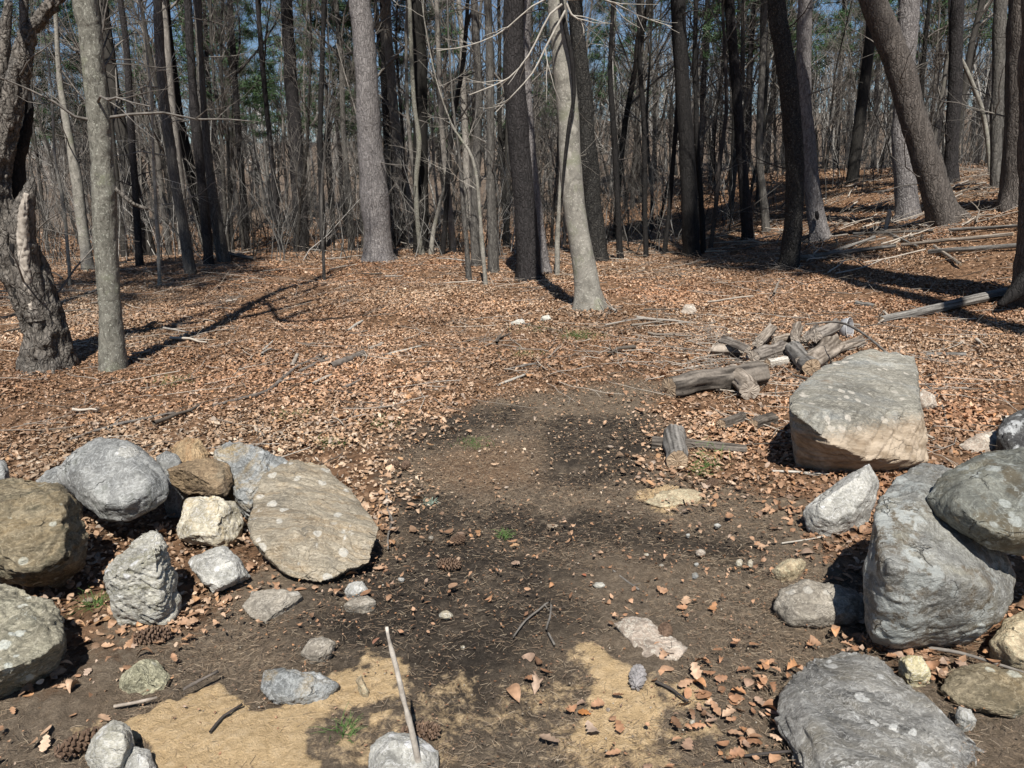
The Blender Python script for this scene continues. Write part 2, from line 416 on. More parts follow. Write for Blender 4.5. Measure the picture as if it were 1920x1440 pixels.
def make_ground():
    rr = np.concatenate([[0.05, 0.4, 0.8], np.geomspace(1.2, 8, 520), np.geomspace(8.1, 60, 220), np.geomspace(61, 420, 60)])
    aa = np.concatenate([np.linspace(-50, 50, 460), np.linspace(52, 308, 90)]) * math.pi / 180
    Rg, Ag = np.meshgrid(rr, aa, indexing='ij')
    x = (Rg * np.sin(Ag)).ravel(); y = (Rg * np.cos(Ag)).ravel()
    z = ground_h(x, y)
    near = (np.hypot(x, y) < 16)
    d = np.zeros_like(x); s = d.copy(); m = d.copy(); q = d.copy()
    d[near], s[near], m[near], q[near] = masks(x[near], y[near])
    p = np.stack([x, y, z], 1)
    rough = 0.012 * fbm(p * 7, 4, 21) * (1 - 0.6 * s) + 0.020 * fbm(p * 2.1, 3, 31)
    fine = np.where(np.hypot(x, y) < 9, (0.0045 + .004 * d) * fbm(p * 38, 4, 41) + .010 * d * np.clip(fbm(p * 14, 3, 43), -.2, 1), 0) * (1 - 0.45 * s)
    fall = sst((60 - np.hypot(x, y)) / 30)
    z = z + (rough + fine) * fall - 0.012 * d + 0.012 * s
    k = len(aa); n = len(rr)
    b = (np.arange(n - 1) * k)[:, None]; j = np.arange(k)[None]; jn = (j + 1) % k
    Fq = np.stack([b + j, b + k + j, b + k + jn, b + jn], -1).reshape(-1, 4)
    m_ = NT('forest_floor', 0.9, 0.15)
    v = m_.coord()
    nA = m_.noise(v, 3.0, 8, 0.7); nB = m_.noise(v, 28, 8, 0.72); nC = m_.noise(v, 130, 3, 0.7)
    att = lambda k_: m_.n('Attribute', attribute_name=k_).outputs['Fac']
    # leaf zone under-layer: mosaic of old leaves
    vc = m_.voro(v, 15, 'F1', 1); vc2 = m_.voro(v, 23, 'F1', 1)
    sep = m_.n('SeparateColor'); m_.l(vc, sep.inputs[0]); sep2 = m_.n('SeparateColor'); m_.l(vc2, sep2.inputs[0])
    l1 = m_.ramp(sep.outputs[0], [(0.0, (0.09, 0.05, 0.028)), (0.4, (0.20, 0.115, 0.065)), (0.75, (0.29, 0.17, 0.10)), (1.0, (0.36, 0.23, 0.145))])
    l2 = m_.ramp(sep2.outputs[1], [(0.0, (0.06, 0.035, 0.02)), (0.6, (0.18, 0.105, 0.06)), (1.0, (0.30, 0.18, 0.105))])
    leafc = m_.mix(m_.ramp(nB, [(0.42, 0.0), (0.58, 1.0)]), l1, l2)
    dirt = m_.ramp(nB, [(0.28, (0.085, 0.067, 0.050)), (0.50, (0.175, 0.138, 0.102)), (0.74, (0.31, 0.25, 0.185))])
    dirt = m_.mix(m_.ramp(nA, [(0.42, 0.0), (0.66, 0.55)]), dirt, (0.235, 0.175, 0.12))
    dirt = m_.mix(m_.math('MULTIPLY', att('mulch_shade'), m_.ramp(nA, [(0.30, 0.40), (0.50, 1.0)])), dirt, m_.ramp(nB, [(0.30, (0.028, 0.023, 0.019)), (0.55, (0.058, 0.047, 0.037)), (0.75, (0.13, 0.103, 0.08))]))
    dirt = m_.mix(m_.math('MULTIPLY', att('needly'), 0.75), dirt, m_.ramp(nB, [(0.3, (0.13, 0.078, 0.045)), (0.7, (0.31, 0.20, 0.125))]))
    fib = m_.noise(m_.coord((1, 1, 1)), 75, 6, 0.8, 2.5); dirt = m_.mix(0.8, dirt, m_.ramp(fib, [(0.30, 0.42), (0.5, 0.95), (0.68, 1.6)]), 'MULTIPLY')
    sand = m_.ramp(nB, [(0.25, (0.45, 0.315, 0.165)), (0.5, (0.64, 0.465, 0.265)), (0.8, (0.77, 0.60, 0.39))])
    sand = m_.mix(m_.ramp(nC, [(0.30, 0.6), (0.42, 0.0)]), sand, (0.30, 0.20, 0.10))
    def edged(a, amt):
        return m_.ramp(m_.math('ADD', a, m_.math('MULTIPLY', m_.math('SUBTRACT', m_.math('ADD', m_.math('MULTIPLY', nA, 0.5), m_.math('MULTIPLY', nB, 0.5)), 0.5), amt)), [(0.30, 0.0), (0.66, 1.0)])
    leafc = m_.mix(m_.math('MULTIPLY', att('slope'), 0.8), leafc, m_.ramp(nA, [(0.35, (0.075, 0.063, 0.052)), (0.65, (0.17, 0.14, 0.112))]))
    c = m_.mix(edged(att('dirt'), 1.6), leafc, dirt)
    c = m_.mix(edged(att('sand'), 3.0), c, sand)
    m_.col(c)
    m_.bump(m_.math('ADD', m_.math('MULTIPLY', nB, 0.8), m_.math('ADD', m_.math('MULTIPLY', nC, 0.5), m_.math('MULTIPLY', fib, 0.6))), 0.022)
    me = mesh('ground', np.stack([x, y, z], 1), Fq, m_.m, True, None, {'dirt': d, 'sand': s, 'mulch_shade': m, 'needly': q, 'slope': sst((y - 30) / 20)})
    tag(obj('ground', me), 'leaf covered forest floor with bare dirt path and sand', 'ground', kind='structure')
make_ground()

# ------------------------------------------------------------------ rocks
_tmp = []
def shell(points, voxel):
    """closed hull of the points, evenly remeshed -> verts, quads"""
    bm = bmesh.new()
    for p in points: bm.verts.new(tuple(p))
    r = bmesh.ops.convex_hull(bm, input=bm.verts)
    bmesh.ops.delete(bm, geom=[g for g in r['geom_interior'] if isinstance(g, bmesh.types.BMVert)], context='VERTS')
    me = bpy.data.meshes.new('shell'); bm.to_mesh(me); bm.free()
    o = bpy.data.objects.new('shell', me); C.objects.link(o)
    md = o.modifiers.new('r', 'REMESH'); md.mode = 'VOXEL'; md.voxel_size = voxel
    ev = o.evaluated_get(bpy.context.evaluated_depsgraph_get()); e = ev.to_mesh()
    V = np.zeros(len(e.vertices) * 3, np.float32); e.vertices.foreach_get('co', V); V = V.reshape(-1, 3).astype(float)
    Ed = np.zeros(len(e.edges) * 2, np.int32); e.edges.foreach_get('vertices', Ed); Ed = Ed.reshape(-1, 2)
    lt = np.zeros(len(e.polygons), np.int32); e.polygons.foreach_get('loop_total', lt)
    Lv = np.zeros(len(e.loops), np.int32); e.loops.foreach_get('vertex_index', Lv)
    Fq = Lv.reshape(-1, 4) if (lt == 4).all() else None
    if Fq is None:
        st = np.concatenate([[0], np.cumsum(lt)[:-1]])
        Fl = [Lv[st[lt == q][:, None] + np.arange(q)] for q in sorted(set(lt.tolist()))]
    else: Fl = [Fq]
    ev.to_mesh_clear(); bpy.data.objects.remove(o); bpy.data.meshes.remove(me)
    return V, Ed, Fl

def relax(V, Ed, it, f=0.5):
    deg = np.bincount(Ed.ravel(), minlength=len(V)).astype(float)[:, None] + 1e-9
    for _ in range(it):
        s = np.zeros_like(V)
        for ax in range(3):
            s[:, ax] = np.bincount(Ed[:, 0], V[Ed[:, 1], ax], len(V)) + np.bincount(Ed[:, 1], V[Ed[:, 0], ax], len(V))
        V = V * (1 - f) + f * s / deg
    return V

def normals(V, Fl):
    N = np.zeros_like(V)
    for Fq in Fl:
        a = np.cross(V[Fq[:, 1]] - V[Fq[:, 0]], V[Fq[:, -1]] - V[Fq[:, 0]])
        for ax in range(3):
            for c in range(Fq.shape[1]): N[:, ax] += np.bincount(Fq[:, c], a[:, ax], len(V))
    return unit(N)

def carve(pts, size, sm, amp, strat, samp, seed, res=64, chips=0, lay_n=14, rid=1.0):
    V, Ed, Fl = shell(pts, size / res)
    V = relax(V, Ed, sm)
    N = normals(V, Fl); c = V.mean(0); q = (V - c) / size
    g = np.random.default_rng(seed)
    d = amp * size * fbm(q * 3.2 + seed, 4, seed, 0.55) + 0.010 * size * (1 - 2 * np.abs(fbm(q * 9 + seed, 4, seed + 31, 0.6))) * (0.6 if sm > 7 else 1.0) * rid
    if chips:                                   # flat broken faces
        for _ in range(chips):
            n = unit(g.normal(size=3)); s = q @ n; lim = np.quantile(s, g.uniform(0.72, 0.92))
            V = V - np.maximum(s - lim, 0)[:, None] * n * size * 0.95
        N = normals(V, Fl); q = (V - c) / size
    if strat is not None:
        a = unit(np.array(strat, float)); s = q @ a
        w = q + 0.10 * np.stack([fbm(q * 2.5 + 9, 3, seed + 3)] * 3, 1)
        lay = q - np.outer(s, a)
        L = np.outer((w @ a) * lay_n, a) + lay * 1.6
        r = 1 - np.abs(fbm(L + 5, 4, seed + 7, 0.55)) * 1.6
        d = d - samp * size * np.clip(r, 0, 1) ** 3 * 0.9 + samp * size * 0.5 * fbm(L * 1.3, 2, seed + 9)
    V = V + N * d[:, None]
    return V, Fl

def rock(name, label, outline, mat, T, B=None, base=None, Y=None, sm=10, amp=0.028, strat=None, samp=0.03, under=0.0, extra=(), free=False,
         seed=0, res=60, cat='rock', group=None, chips=0, sink=0.05, lay_n=14, rid=1.0):
    o = np.array([p[:2] for p in outline], float)
    by, ty = o[:, 1].max(), o[:, 1].min()
    if Y is None:
        b = base or (o[o[:, 1].argmax(), 0], by); Yb = gp(*b)[1]
    else: Yb = Y
    if B is None: B = T * 0.35
    cx, cy = o.mean(0)
    pts = []; bot = []
    for i, p in enumerate(outline):
        t = (by - p[1]) / (by - ty + 1e-6)
        dd = p[2] if len(p) > 2 else T * t + under * (1 - t) ** 2 * (1 if t < 0.3 else 0)
        P = at(p[0], p[1], Yb + dd); pts.append(P)
        if len(p) == 2:
            qx, qy = cx + (p[0] - cx) * 0.62, cy + (p[1] - cy) * 0.62
            tq = (by - qy) / (by - ty + 1e-6)
            pts.append(at(qx, qy, Yb + T * tq - B))
    P0 = np.array(pts); cen = P0.mean(0)
    if free:
        for p in outline:
            t = (by - p[1]) / (by - ty + 1e-6)
            qx, qy = cx + (p[0] - cx) * 0.7, cy + (p[1] - cy) * 0.7
            pts.append(at(qx, qy, Yb + (T * 0.5 * t) + T * 0.9))
    else:
        for P in P0:
            h = float(ground_h(np.array([P[0]]), np.array([P[1]]))[0])
            Q = cen + (P - cen) * 0.72; pts.append(np.array([Q[0], Q[1] + T * 0.15, h - sink]))
    for e in extra: pts.append(at(e[0], e[1], Yb + e[2]))
    pts = np.array(pts); size = float(np.max(pts.max(0) - pts.min(0)))
    V, Fl = carve(pts, size, sm, amp, strat, samp, seed, res, chips, lay_n, rid)
    org = np.array([V[:, 0].mean(), V[:, 1].mean(), V[:, 2].min()])
    r = obj(name, mesh(name, V - org, Fl, M[mat], True), None, org)
    tag(r, label, cat, group); return r

M['r_tan'] = rockmat('brown_stone', (0.11, 0.092, 0.06), (0.23, 0.195, 0.135), (0.19, 0.14, 0.075), (0.40, 0.40, 0.34), -0.03, (1, 1, 3), dark=(0.05, 0.05, 0.032), scale=5)
M['r_olive'] = rockmat('olive_stone', (0.15, 0.14, 0.105), (0.30, 0.28, 0.22), (0.19, 0.19, 0.15), (0.48, 0.50, 0.46), 0.0, (1, 1, 3), dark=(0.06, 0.065, 0.035), scale=5)
M['r_grey'] = rockmat('grey_stone', (0.14, 0.145, 0.148), (0.29, 0.295, 0.29), None, None, 0, (1, 1, 1), dark=(0.13, 0.135, 0.12), scale=8, speck=0.4)
M['r_white'] = rockmat('pale_stone', (0.26, 0.25, 0.215), (0.56, 0.55, 0.50), (0.22, 0.21, 0.15), (0.66, 0.66, 0.62), -0.02, (1, 2, 4), dark=(0.13, 0.125, 0.09), scale=8, dp=-0.02)
M['r_rust'] = rockmat('rusty_stone', (0.12, 0.085, 0.055), (0.25, 0.185, 0.115), (0.19, 0.17, 0.13), None, 0, (1, 1, 3), dark=(0.09, 0.06, 0.04), scale=6)
M['r_orange'] = rockmat('orange_stone', (0.19, 0.125, 0.07), (0.36, 0.27, 0.165), (0.30, 0.14, 0.06), None, 0, (3, 1, 1), dark=(0.10, 0.07, 0.05), scale=6)
M['r_cream'] = rockmat('cream_stone', (0.29, 0.26, 0.19), (0.52, 0.485, 0.40), (0.44, 0.33, 0.17), None, 0, (1, 1, 1), dark=(0.16, 0.13, 0.085), scale=9, dp=-0.03)
M['r_light'] = rockmat('light_grey_stone', (0.24, 0.24, 0.225), (0.46, 0.455, 0.43), None, (0.64, 0.64, 0.63), -0.03, (1, 1, 1), scale=12, speck=0.5)
M['r_slab'] = rockmat('tan_slab_stone', (0.19, 0.165, 0.125), (0.36, 0.32, 0.255), (0.30, 0.225, 0.14), (0.52, 0.50, 0.45), -0.02, (1, 6, 2), dark=(0.15, 0.135, 0.11), scale=4.5, rot=(0, 0, 40))
M['r_flat'] = rockmat('drab_stone', (0.18, 0.16, 0.135), (0.31, 0.285, 0.245), None, (0.38, 0.36, 0.32), -0.05, (1, 1, 2), scale=9)
M['r_blue'] = rockmat('blue_grey_stone', (0.14, 0.15, 0.155), (0.31, 0.32, 0.32), (0.28, 0.21, 0.11), (0.45, 0.46, 0.46), -0.04, (2, 1, 4), scale=7, rough=0.6)
M['r_big'] = rockmat('streaky_slab_stone', (0.15, 0.145, 0.125), (0.31, 0.295, 0.255), (0.25, 0.26, 0.255), (0.50, 0.46, 0.40), -0.04, (1, 5, 3), dark=(0.19, 0.135, 0.085), scale=4, dp=-0.05, rot=(0, 0, -25), low=((0.24, 0.18, 0.12), 0.43, (0.50, 0.41, 0.31)))
M['r_lichen'] = rockmat('lichened_stone', (0.11, 0.11, 0.105), (0.22, 0.222, 0.21), (0.165, 0.155, 0.12), (0.32, 0.335, 0.32), 0.065, (1, 1, 1), dark=(0.10, 0.075, 0.045), scale=8, rough=0.45, spec=0.7, dp=.035, speck=.6)
M['r_perch'] = rockmat('grey_green_stone', (0.085, 0.088, 0.078), (0.17, 0.175, 0.155), (0.135, 0.125, 0.09), (0.31, 0.325, 0.305), 0.03, (1, 1, 1), dark=(0.09, 0.072, 0.042), scale=8, rough=0.55, spec=0.5, dp=.03, speck=.6)
M['r_mica'] = rockmat('mica_stone', (0.04, 0.04, 0.038), (0.36, 0.355, 0.34), (0.17, 0.155, 0.125), (0.58, 0.58, 0.56), 0.0, (2, 7, 3), scale=2.6, rough=0.40, spec=1.0, rot=(0, 20, 32))
M['r_black'] = rockmat('black_white_stone', (0.02, 0.02, 0.022), (0.09, 0.09, 0.09), None, (0.45, 0.46, 0.46), 0.06, (1, 1, 1), scale=8)
M['r_yellow'] = rockmat('yellowish_stone', (0.36, 0.31, 0.17), (0.58, 0.53, 0.36), None, None, 0, (1, 1, 2), dark=(0.17, 0.145, 0.08), scale=10)
M['r_green'] = rockmat('greenish_stone', (0.20, 0.195, 0.135), (0.36, 0.345, 0.25), None, (0.42, 0.41, 0.34), -0.05, (1, 1, 1), scale=10)
M['r_pink'] = rockmat('pinkish_stone', (0.27, 0.22, 0.18), (0.42, 0.36, 0.31), None, (0.60, 0.56, 0.50), -0.03, (1, 1, 1), scale=9)
M['r_sand'] = rockmat('sandy_stone', (0.30, 0.24, 0.16), (0.44, 0.37, 0.26), None, None, 0, (1, 1, 1), scale=14)

# left side of the gap
rock('boulder', 'large brown boulder at the left edge, stacked above the olive one', [(-150, 960, .1), (-120, 905, .34), (0, 893, .42), (62, 893, .42), (112, 905, .36), (148, 950, .30), (168, 1005, .26), (160, 1058, .22), (118, 1098, .20), (40, 1100, .05), (20, 1075, .0), (-60, 1085, .0), (-140, 1060, .06)],
     'r_tan', 0.34, 0.12, Y=2.72, sm=2, amp=0.02, strat=(0.2, 0.3, 1), samp=0.014, seed=1, res=100, extra=[(112, 925, .20), (118, 985, .08), (122, 1040, .02), (60, 1072, -.06), (0, 1040, -.06), (0, 950, .08), (-60, 1000, .0)], group='left wall stones', sink=-.25)
rock('boulder', 'olive lichened boulder in the lower left corner', [(-140, 1150, .3), (-90, 1098, .42), (0, 1092, .46), (48, 1100, .46), (92, 1128, .40), (117, 1160, .34), (119, 1215, .28), (105, 1268, .24), (60, 1305, .18), (0, 1330, .14), (-100, 1330, .14), (-150, 1250, .1)],
     'r_olive', 0.42, 0.10, Y=2.10, sm=2, amp=0.02, strat=(0.1, 0.4, 1), samp=0.016, seed=2, res=100, extra=[(112, 1205, .14), (60, 1240, .04), (0, 1258, -.02), (-60, 1280, -.02), (50, 1150, .26), (0, 1140, .26)], group='left wall stones')
rock('boulder', 'smooth round grey boulder with one white lichen spot', [(110, 882), (138, 842), (188, 815), (240, 824), (290, 860), (316, 898), (314, 932), (290, 956), (236, 979), (190, 970), (146, 937), (120, 910)],
     'r_grey', 0.36, 0.13, Y=3.22, sm=16, amp=0.02, seed=3, res=80, free=True, group='left wall stones')
rock('boulder', 'upright pale grey boulder with sharp ridged top', [(190, 1035), (220, 986), (262, 968), (290, 985), (320, 1050), (329, 1110), (326, 1150), (290, 1170), (222, 1177), (196, 1142), (184, 1092)],
     'r_white', 0.22, 0.10, base=(250, 1175), sm=1, strat=(0.5, 0.1, 1), samp=0.035, seed=4, res=80, extra=[(290, 1010, 0.0), (300, 1120, -0.04), (205, 1085, -0.07)], chips=3, group='left wall stones')
rock('rock', 'rounded rusty brown rock beside the smooth grey boulder', [(312, 882), (345, 866), (400, 853), (434, 868), (441, 905), (426, 932), (382, 930), (346, 934), (320, 908)],
     'r_rust', 0.22, 0.08, Y=3.45, sm=7, strat=(0.3, 0.2, 1), samp=0.02, seed=5, free=True, chips=1, group='left wall stones')
rock('rock', 'orange banded rock peeking out behind the rusty brown one', [(315, 838), (345, 818), (376, 824), (398, 850), (390, 870), (345, 880), (318, 872)], 'r_orange', 0.16, 0.06, Y=3.75, sm=3, strat=(1, 0, 0.6), samp=0.04, seed=6, group='left wall stones')
rock('rock', 'small bluish grey rock wedged behind the smooth grey boulder', [(288, 856), (310, 842), (336, 852), (346, 876), (330, 900), (300, 900)], 'r_grey', 0.14, 0.05, Y=3.6, sm=9, seed=7, group='left wall stones')
rock('rock', 'blue grey layered slab behind the cream and rusty rocks', [(398, 846), (430, 828), (482, 834), (548, 866), (530, 900), (490, 925), (466, 950), (446, 936), (436, 890)], 'r_blue', 0.40, 0.05, Y=3.42, sm=3, strat=(0.4, -0.3, 1), samp=0.03, seed=8, res=70, group='left wall stones')
rock('rock', 'rough cream coloured rock with an orange stain', [(330, 992), (350, 936), (400, 925), (440, 940), (456, 968), (442, 1000), (410, 1018), (368, 1018), (332, 1018)], 'r_cream', 0.20, 0.08, base=(390, 1030), sm=4, amp=0.04, seed=9, chips=3, group='left wall stones')
rock('rock', 'light grey granite rock below the cream one', [(345, 1070), (370, 1026), (410, 1017), (455, 1050), (470, 1085), (440, 1106), (402, 1117), (362, 1102)], 'r_light', 0.18, 0.08, base=(402, 1116), sm=5, amp=0.03, seed=10, chips=3, group='left wall stones')
rock('slab', 'broad flat tan slab leaning at the left of the path', [(466, 982, .14), (474, 940, .32), (492, 888, .50), (552, 860, .66), (612, 868, .62), (668, 925, .44), (713, 990, .18), (708, 1010, .12), (692, 1056, .02), (656, 1066, -.02), (600, 1093, -.06), (548, 1086, -.04), (520, 1064, .0), (478, 1018, .06)],
     'r_slab', 0.5, 0.05, base=(600, 1090), sm=0, amp=0.014, strat=(0.62, 0.55, 0.4), samp=0.012, seed=11, res=130, rid=.35, extra=[(575, 1000, .05), (515, 905, .42), (655, 975, .18), (600, 895, .46)], group='left wall stones', cat='rock')
rock('rock', 'flat drab rock with cracked outline sunk in dirt below the tan slab', [(454, 1136), (480, 1092), (516, 1075), (546, 1096), (582, 1130), (562, 1160), (510, 1173), (470, 1156)], 'r_flat', 0.26, 0.015, base=(510, 1172), sm=2, amp=0.02, seed=12, chips=2, group='left wall stones')
rock('rock', 'small greenish boulder beside the sand patch', [(222, 1290), (230, 1250), (262, 1232), (300, 1228), (322, 1250), (312, 1280), (280, 1298), (240, 1302)], 'r_green', 0.13, 0.05, base=(255, 1300), sm=5, amp=0.025, seed=13, chips=3, group='left wall stones')
rock('rock', 'long bluish grey rock half sunk at the edge of the sand', [(487, 1290), (495, 1258), (530, 1250), (600, 1262), (632, 1285), (610, 1310), (550, 1324), (505, 1312)], 'r_blue', 0.14, 0.03, base=(550, 1322), sm=4, amp=0.03, strat=(0.3, -0.3, 1), samp=0.02, seed=14, group='left wall stones')
rock('rock', 'pale smooth rock at the bottom edge beside the sand', [(158, 1420), (175, 1375), (210, 1348), (245, 1362), (252, 1400), (235, 1450), (190, 1470)], 'r_white', 0.16, 0.05, base=(200, 1468), sm=5, amp=0.02, seed=15, group='left wall stones')
rock('rock', 'small pale rock with sandy stain in the sand at the bottom edge', [(222, 1430), (250, 1398), (282, 1405), (294, 1440), (275, 1475), (235, 1475)], 'r_light', 0.11, 0.03, base=(255, 1474), sm=5, seed=16, group='left wall stones')
rock('rock', 'dark grey rock just inside the left edge behind the wall', [(-40, 880), (-20, 858), (8, 862), (19, 880), (14, 898), (-30, 902)], 'r_grey', 0.14, 0.05, Y=3.9, sm=9, seed=17, group='left wall stones')
rock('rock', 'grey rock mostly hidden behind the large brown boulder', [(62, 900), (88, 880), (130, 872), (150, 900), (120, 935), (70, 930)], 'r_grey', 0.2, 0.06, Y=3.45, sm=8, seed=18, group='left wall stones')
rock('rock', 'pale round topped rock half buried under the standing stick', [(688, 1440), (692, 1395), (730, 1368), (782, 1378), (824, 1408), (822, 1450), (760, 1480), (700, 1470)], 'r_light', 0.15, 0.04, base=(760, 1478), sm=8, amp=0.015, seed=19)
rock('stone', 'bluish white stone by the lower corner of the tan slab', [(645, 1108), (655, 1092), (680, 1090), (691, 1106), (668, 1120), (650, 1118)], 'r_light', 0.07, 0.02, sm=5, seed=20, res=40, cat='stone')
rock('stone', 'flat beige stone touching a bluish white one', [(642, 1136), (660, 1120), (690, 1115), (706, 1128), (690, 1138), (660, 1142)], 'r_flat', 0.07, 0.02, sm=5, seed=21, res=40, cat='stone')
rock('stone', 'pale elongated stone in dirt above the blue grey rock', [(562, 1226), (580, 1198), (606, 1190), (630, 1202), (620, 1222), (596, 1238), (580, 1238)], 'r_flat', 0.10, 0.02, sm=4, seed=22, res=40, cat='stone')
rock('stone', 'upright tan stone chip at the right end of the sand', [(668, 1275), (676, 1264), (690, 1290), (692, 1305), (678, 1300)], 'r_sand', 0.04, 0.02, sm=3, seed=23, res=34, cat='stone')

# right side of the gap
rock('boulder', 'huge angular slab boulder with streaked sloping top beside the logs',
     [(1480, 746, 4.12), (1533, 702, 4.50), (1536, 690, 4.62), (1620, 655, 4.95), (1714, 667, 4.95), (1729, 762, 4.18), (1743, 866, 4.0), (1700, 872, 3.95), (1650, 884, 4.02), (1590, 892, 4.15), (1545, 872, 4.22), (1506, 845, 4.16), (1480, 784, 3.98)],
     'r_big', 0.6, 0.05, Y=0.0, sm=0, amp=0.008, strat=(-0.35, -0.5, 1), samp=0.012, seed=30, res=140, rid=.4, extra=[(1484, 770, 3.83), (1600, 768, 4.0), (1722, 764, 4.12), (1560, 832, 3.79), (1625, 862, 3.82), (1705, 862, 3.9)], sink=0.1)
rock('boulder', 'oval whitish boulder resting in front of the huge slab', [(1505, 962), (1530, 920), (1562, 888), (1602, 861), (1632, 866), (1651, 902), (1645, 940), (1602, 985), (1550, 1009), (1516, 992)],
     'r_light', 0.24, 0.10, base=(1540, 1008), sm=9, amp=0.018, seed=31, res=70, chips=1, group='right wall stones')
rock('boulder', 'big grey boulder with lichen patches, lower of the stacked pair', [(1640, 985, .12), (1648, 930, .30), (1686, 886, .45), (1740, 866, .52), (1800, 880, .52), (1850, 960, .40), (1903, 1070, .16), (1908, 1112, .08), (1882, 1162, .02), (1840, 1190, .03), (1760, 1190, .0), (1680, 1203, .0), (1640, 1192, .02), (1622, 1130, .05), (1625, 1052, .07)],
     'r_lichen', 0.5, 0.10, Y=2.27, sm=8, amp=0.016, seed=32, res=100, extra=[(1665, 1060, -.08), (1760, 1080, -.10), (1840, 1100, -.06), (1700, 1160, -.06), (1800, 1160, -.05), (1720, 940, .22), (1750, 1100, .5)], group='right wall stones')
rock('boulder', 'smooth grey green boulder perched on top at the right edge', [(1733, 928), (1758, 886), (1830, 851), (1920, 836), (2020, 850), (2100, 920), (2080, 1000), (2000, 1042), (1905, 1047), (1850, 1032), (1790, 1000), (1746, 962)],
     'r_perch', 0.40, 0.14, Y=2.28, sm=14, amp=0.013, seed=33, res=90, free=True, group='right wall stones')
rock('rock', 'low rounded grey tan rock at the foot of the big boulder', [(1447, 1136), (1460, 1102), (1508, 1084), (1572, 1092), (1622, 1112), (1620, 1160), (1540, 1178), (1480, 1172)], 'r_flat', 0.2, 0.05, base=(1500, 1176), sm=7, amp=0.02, seed=34, group='right wall stones')
rock('stone', 'flat sandy oblong stone on dirt by the big grey boulder', [(1444, 1068), (1468, 1052), (1504, 1044), (1513, 1054), (1492, 1070), (1460, 1084)], 'r_sand', 0.07, 0.03, sm=5, seed=35, res=44, cat='stone')
rock('rock', 'tan rounded rock at the right edge under the boulders', [(1853, 1205), (1880, 1162), (1920, 1140), (2000, 1140), (2020, 1220), (1960, 1270), (1890, 1250)], 'r_sand', 0.22, 0.06, base=(1920, 1268), sm=9, amp=0.015, seed=36, group='right wall stones')
rock('slab', 'shiny dark grey layered slab in the lower right corner', [(1450, 1348, -.04), (1462, 1300, .03), (1480, 1262, .10), (1530, 1230, .20), (1600, 1216, .28), (1646, 1226, .26), (1686, 1286, .07), (1742, 1308, .02), (1774, 1358, -.03), (1832, 1400, -.08), (1868, 1424, -.11), (1850, 1490, -.2), (1700, 1560, -.42), (1560, 1540, -.34), (1492, 1440, -.15)],
     'r_mica', 0.4, 0.04, Y=1.98, sm=0, amp=0.014, strat=(0.6, 0.62, 0.5), samp=0.022, seed=37, res=140, rid=.5, extra=[(1492, 1288, .0), (1535, 1262, .06), (1520, 1345, -.13), (1580, 1400, -.20), (1700, 1410, -.19), (1640, 1310, -.04), (1780, 1400, -.14), (1610, 1245, .14)], group='right wall stones')
rock('rock', 'pale yellow crumbly rock behind the dark layered slab', [(1684, 1238), (1700, 1218), (1732, 1222), (1756, 1258), (1742, 1279), (1712, 1274), (1692, 1256)], 'r_yellow', 0.09, 0.04, sm=3, amp=0.04, seed=38, res=48, chips=3, group='right wall stones')
rock('rock', 'dark brown rock sunk in the soil at the right edge', [(1762, 1292), (1776, 1252), (1850, 1244), (1930, 1268), (1980, 1310), (1900, 1340), (1800, 1326)], 'r_tan', 0.2, 0.03, base=(1850, 1338), sm=6, amp=0.03, seed=39, group='right wall stones')
rock('stone', 'small white stone on soil beside the dark sunken rock', [(1792, 1342), (1798, 1325), (1822, 1330), (1834, 1352), (1812, 1358)], 'r_light', 0.04, 0.02, sm=3, seed=40, res=36, cat='stone')
rock('rock', 'black rock with white lichen at the right edge behind the boulders', [(1866, 826), (1880, 785), (1920, 766), (1990, 770), (2000, 850), (1900, 870)], 'r_black', 0.3, 0.08, base=(1900, 870), sm=7, amp=0.025, seed=41)
rock('rock', 'flat whitish rock beside the black lichened one', [(1798, 834), (1840, 810), (1872, 806), (1880, 836), (1850, 850), (1815, 848)], 'r_pink', 0.18, 0.02, sm=3, seed=42, res=44)
rock('rock', 'pale pinkish ledge rock buried in the path with a cone on it', [(1150, 1168), (1180, 1152), (1216, 1160), (1236, 1185), (1290, 1215), (1270, 1238), (1210, 1236), (1180, 1200)], 'r_pink', 0.22, 0.015, sm=3, amp=0.02, seed=43, res=50)
rock('rock', 'worn sandy rock nearly buried in front of the short log', [(1205, 940), (1240, 918), (1300, 914), (1322, 928), (1300, 945), (1240, 952)], 'r_sand', 0.18, 0.015, sm=6, amp=0.02, seed=44, res=44)
rock('rock', 'reddish mound like rock far out in the leaves', [(1276, 585), (1284, 570), (1302, 570), (1308, 584), (1292, 590)], 'r_pink', 0.25, 0.04, sm=8, seed=45, res=36)
rock('stone', 'pale squarish stone in leaves right of the huge slab', [(1716, 742), (1730, 728), (1752, 740), (1760, 762), (1736, 770), (1722, 758)], 'r_pink', 0.12, 0.03, sm=4, seed=46, res=36, cat='stone')

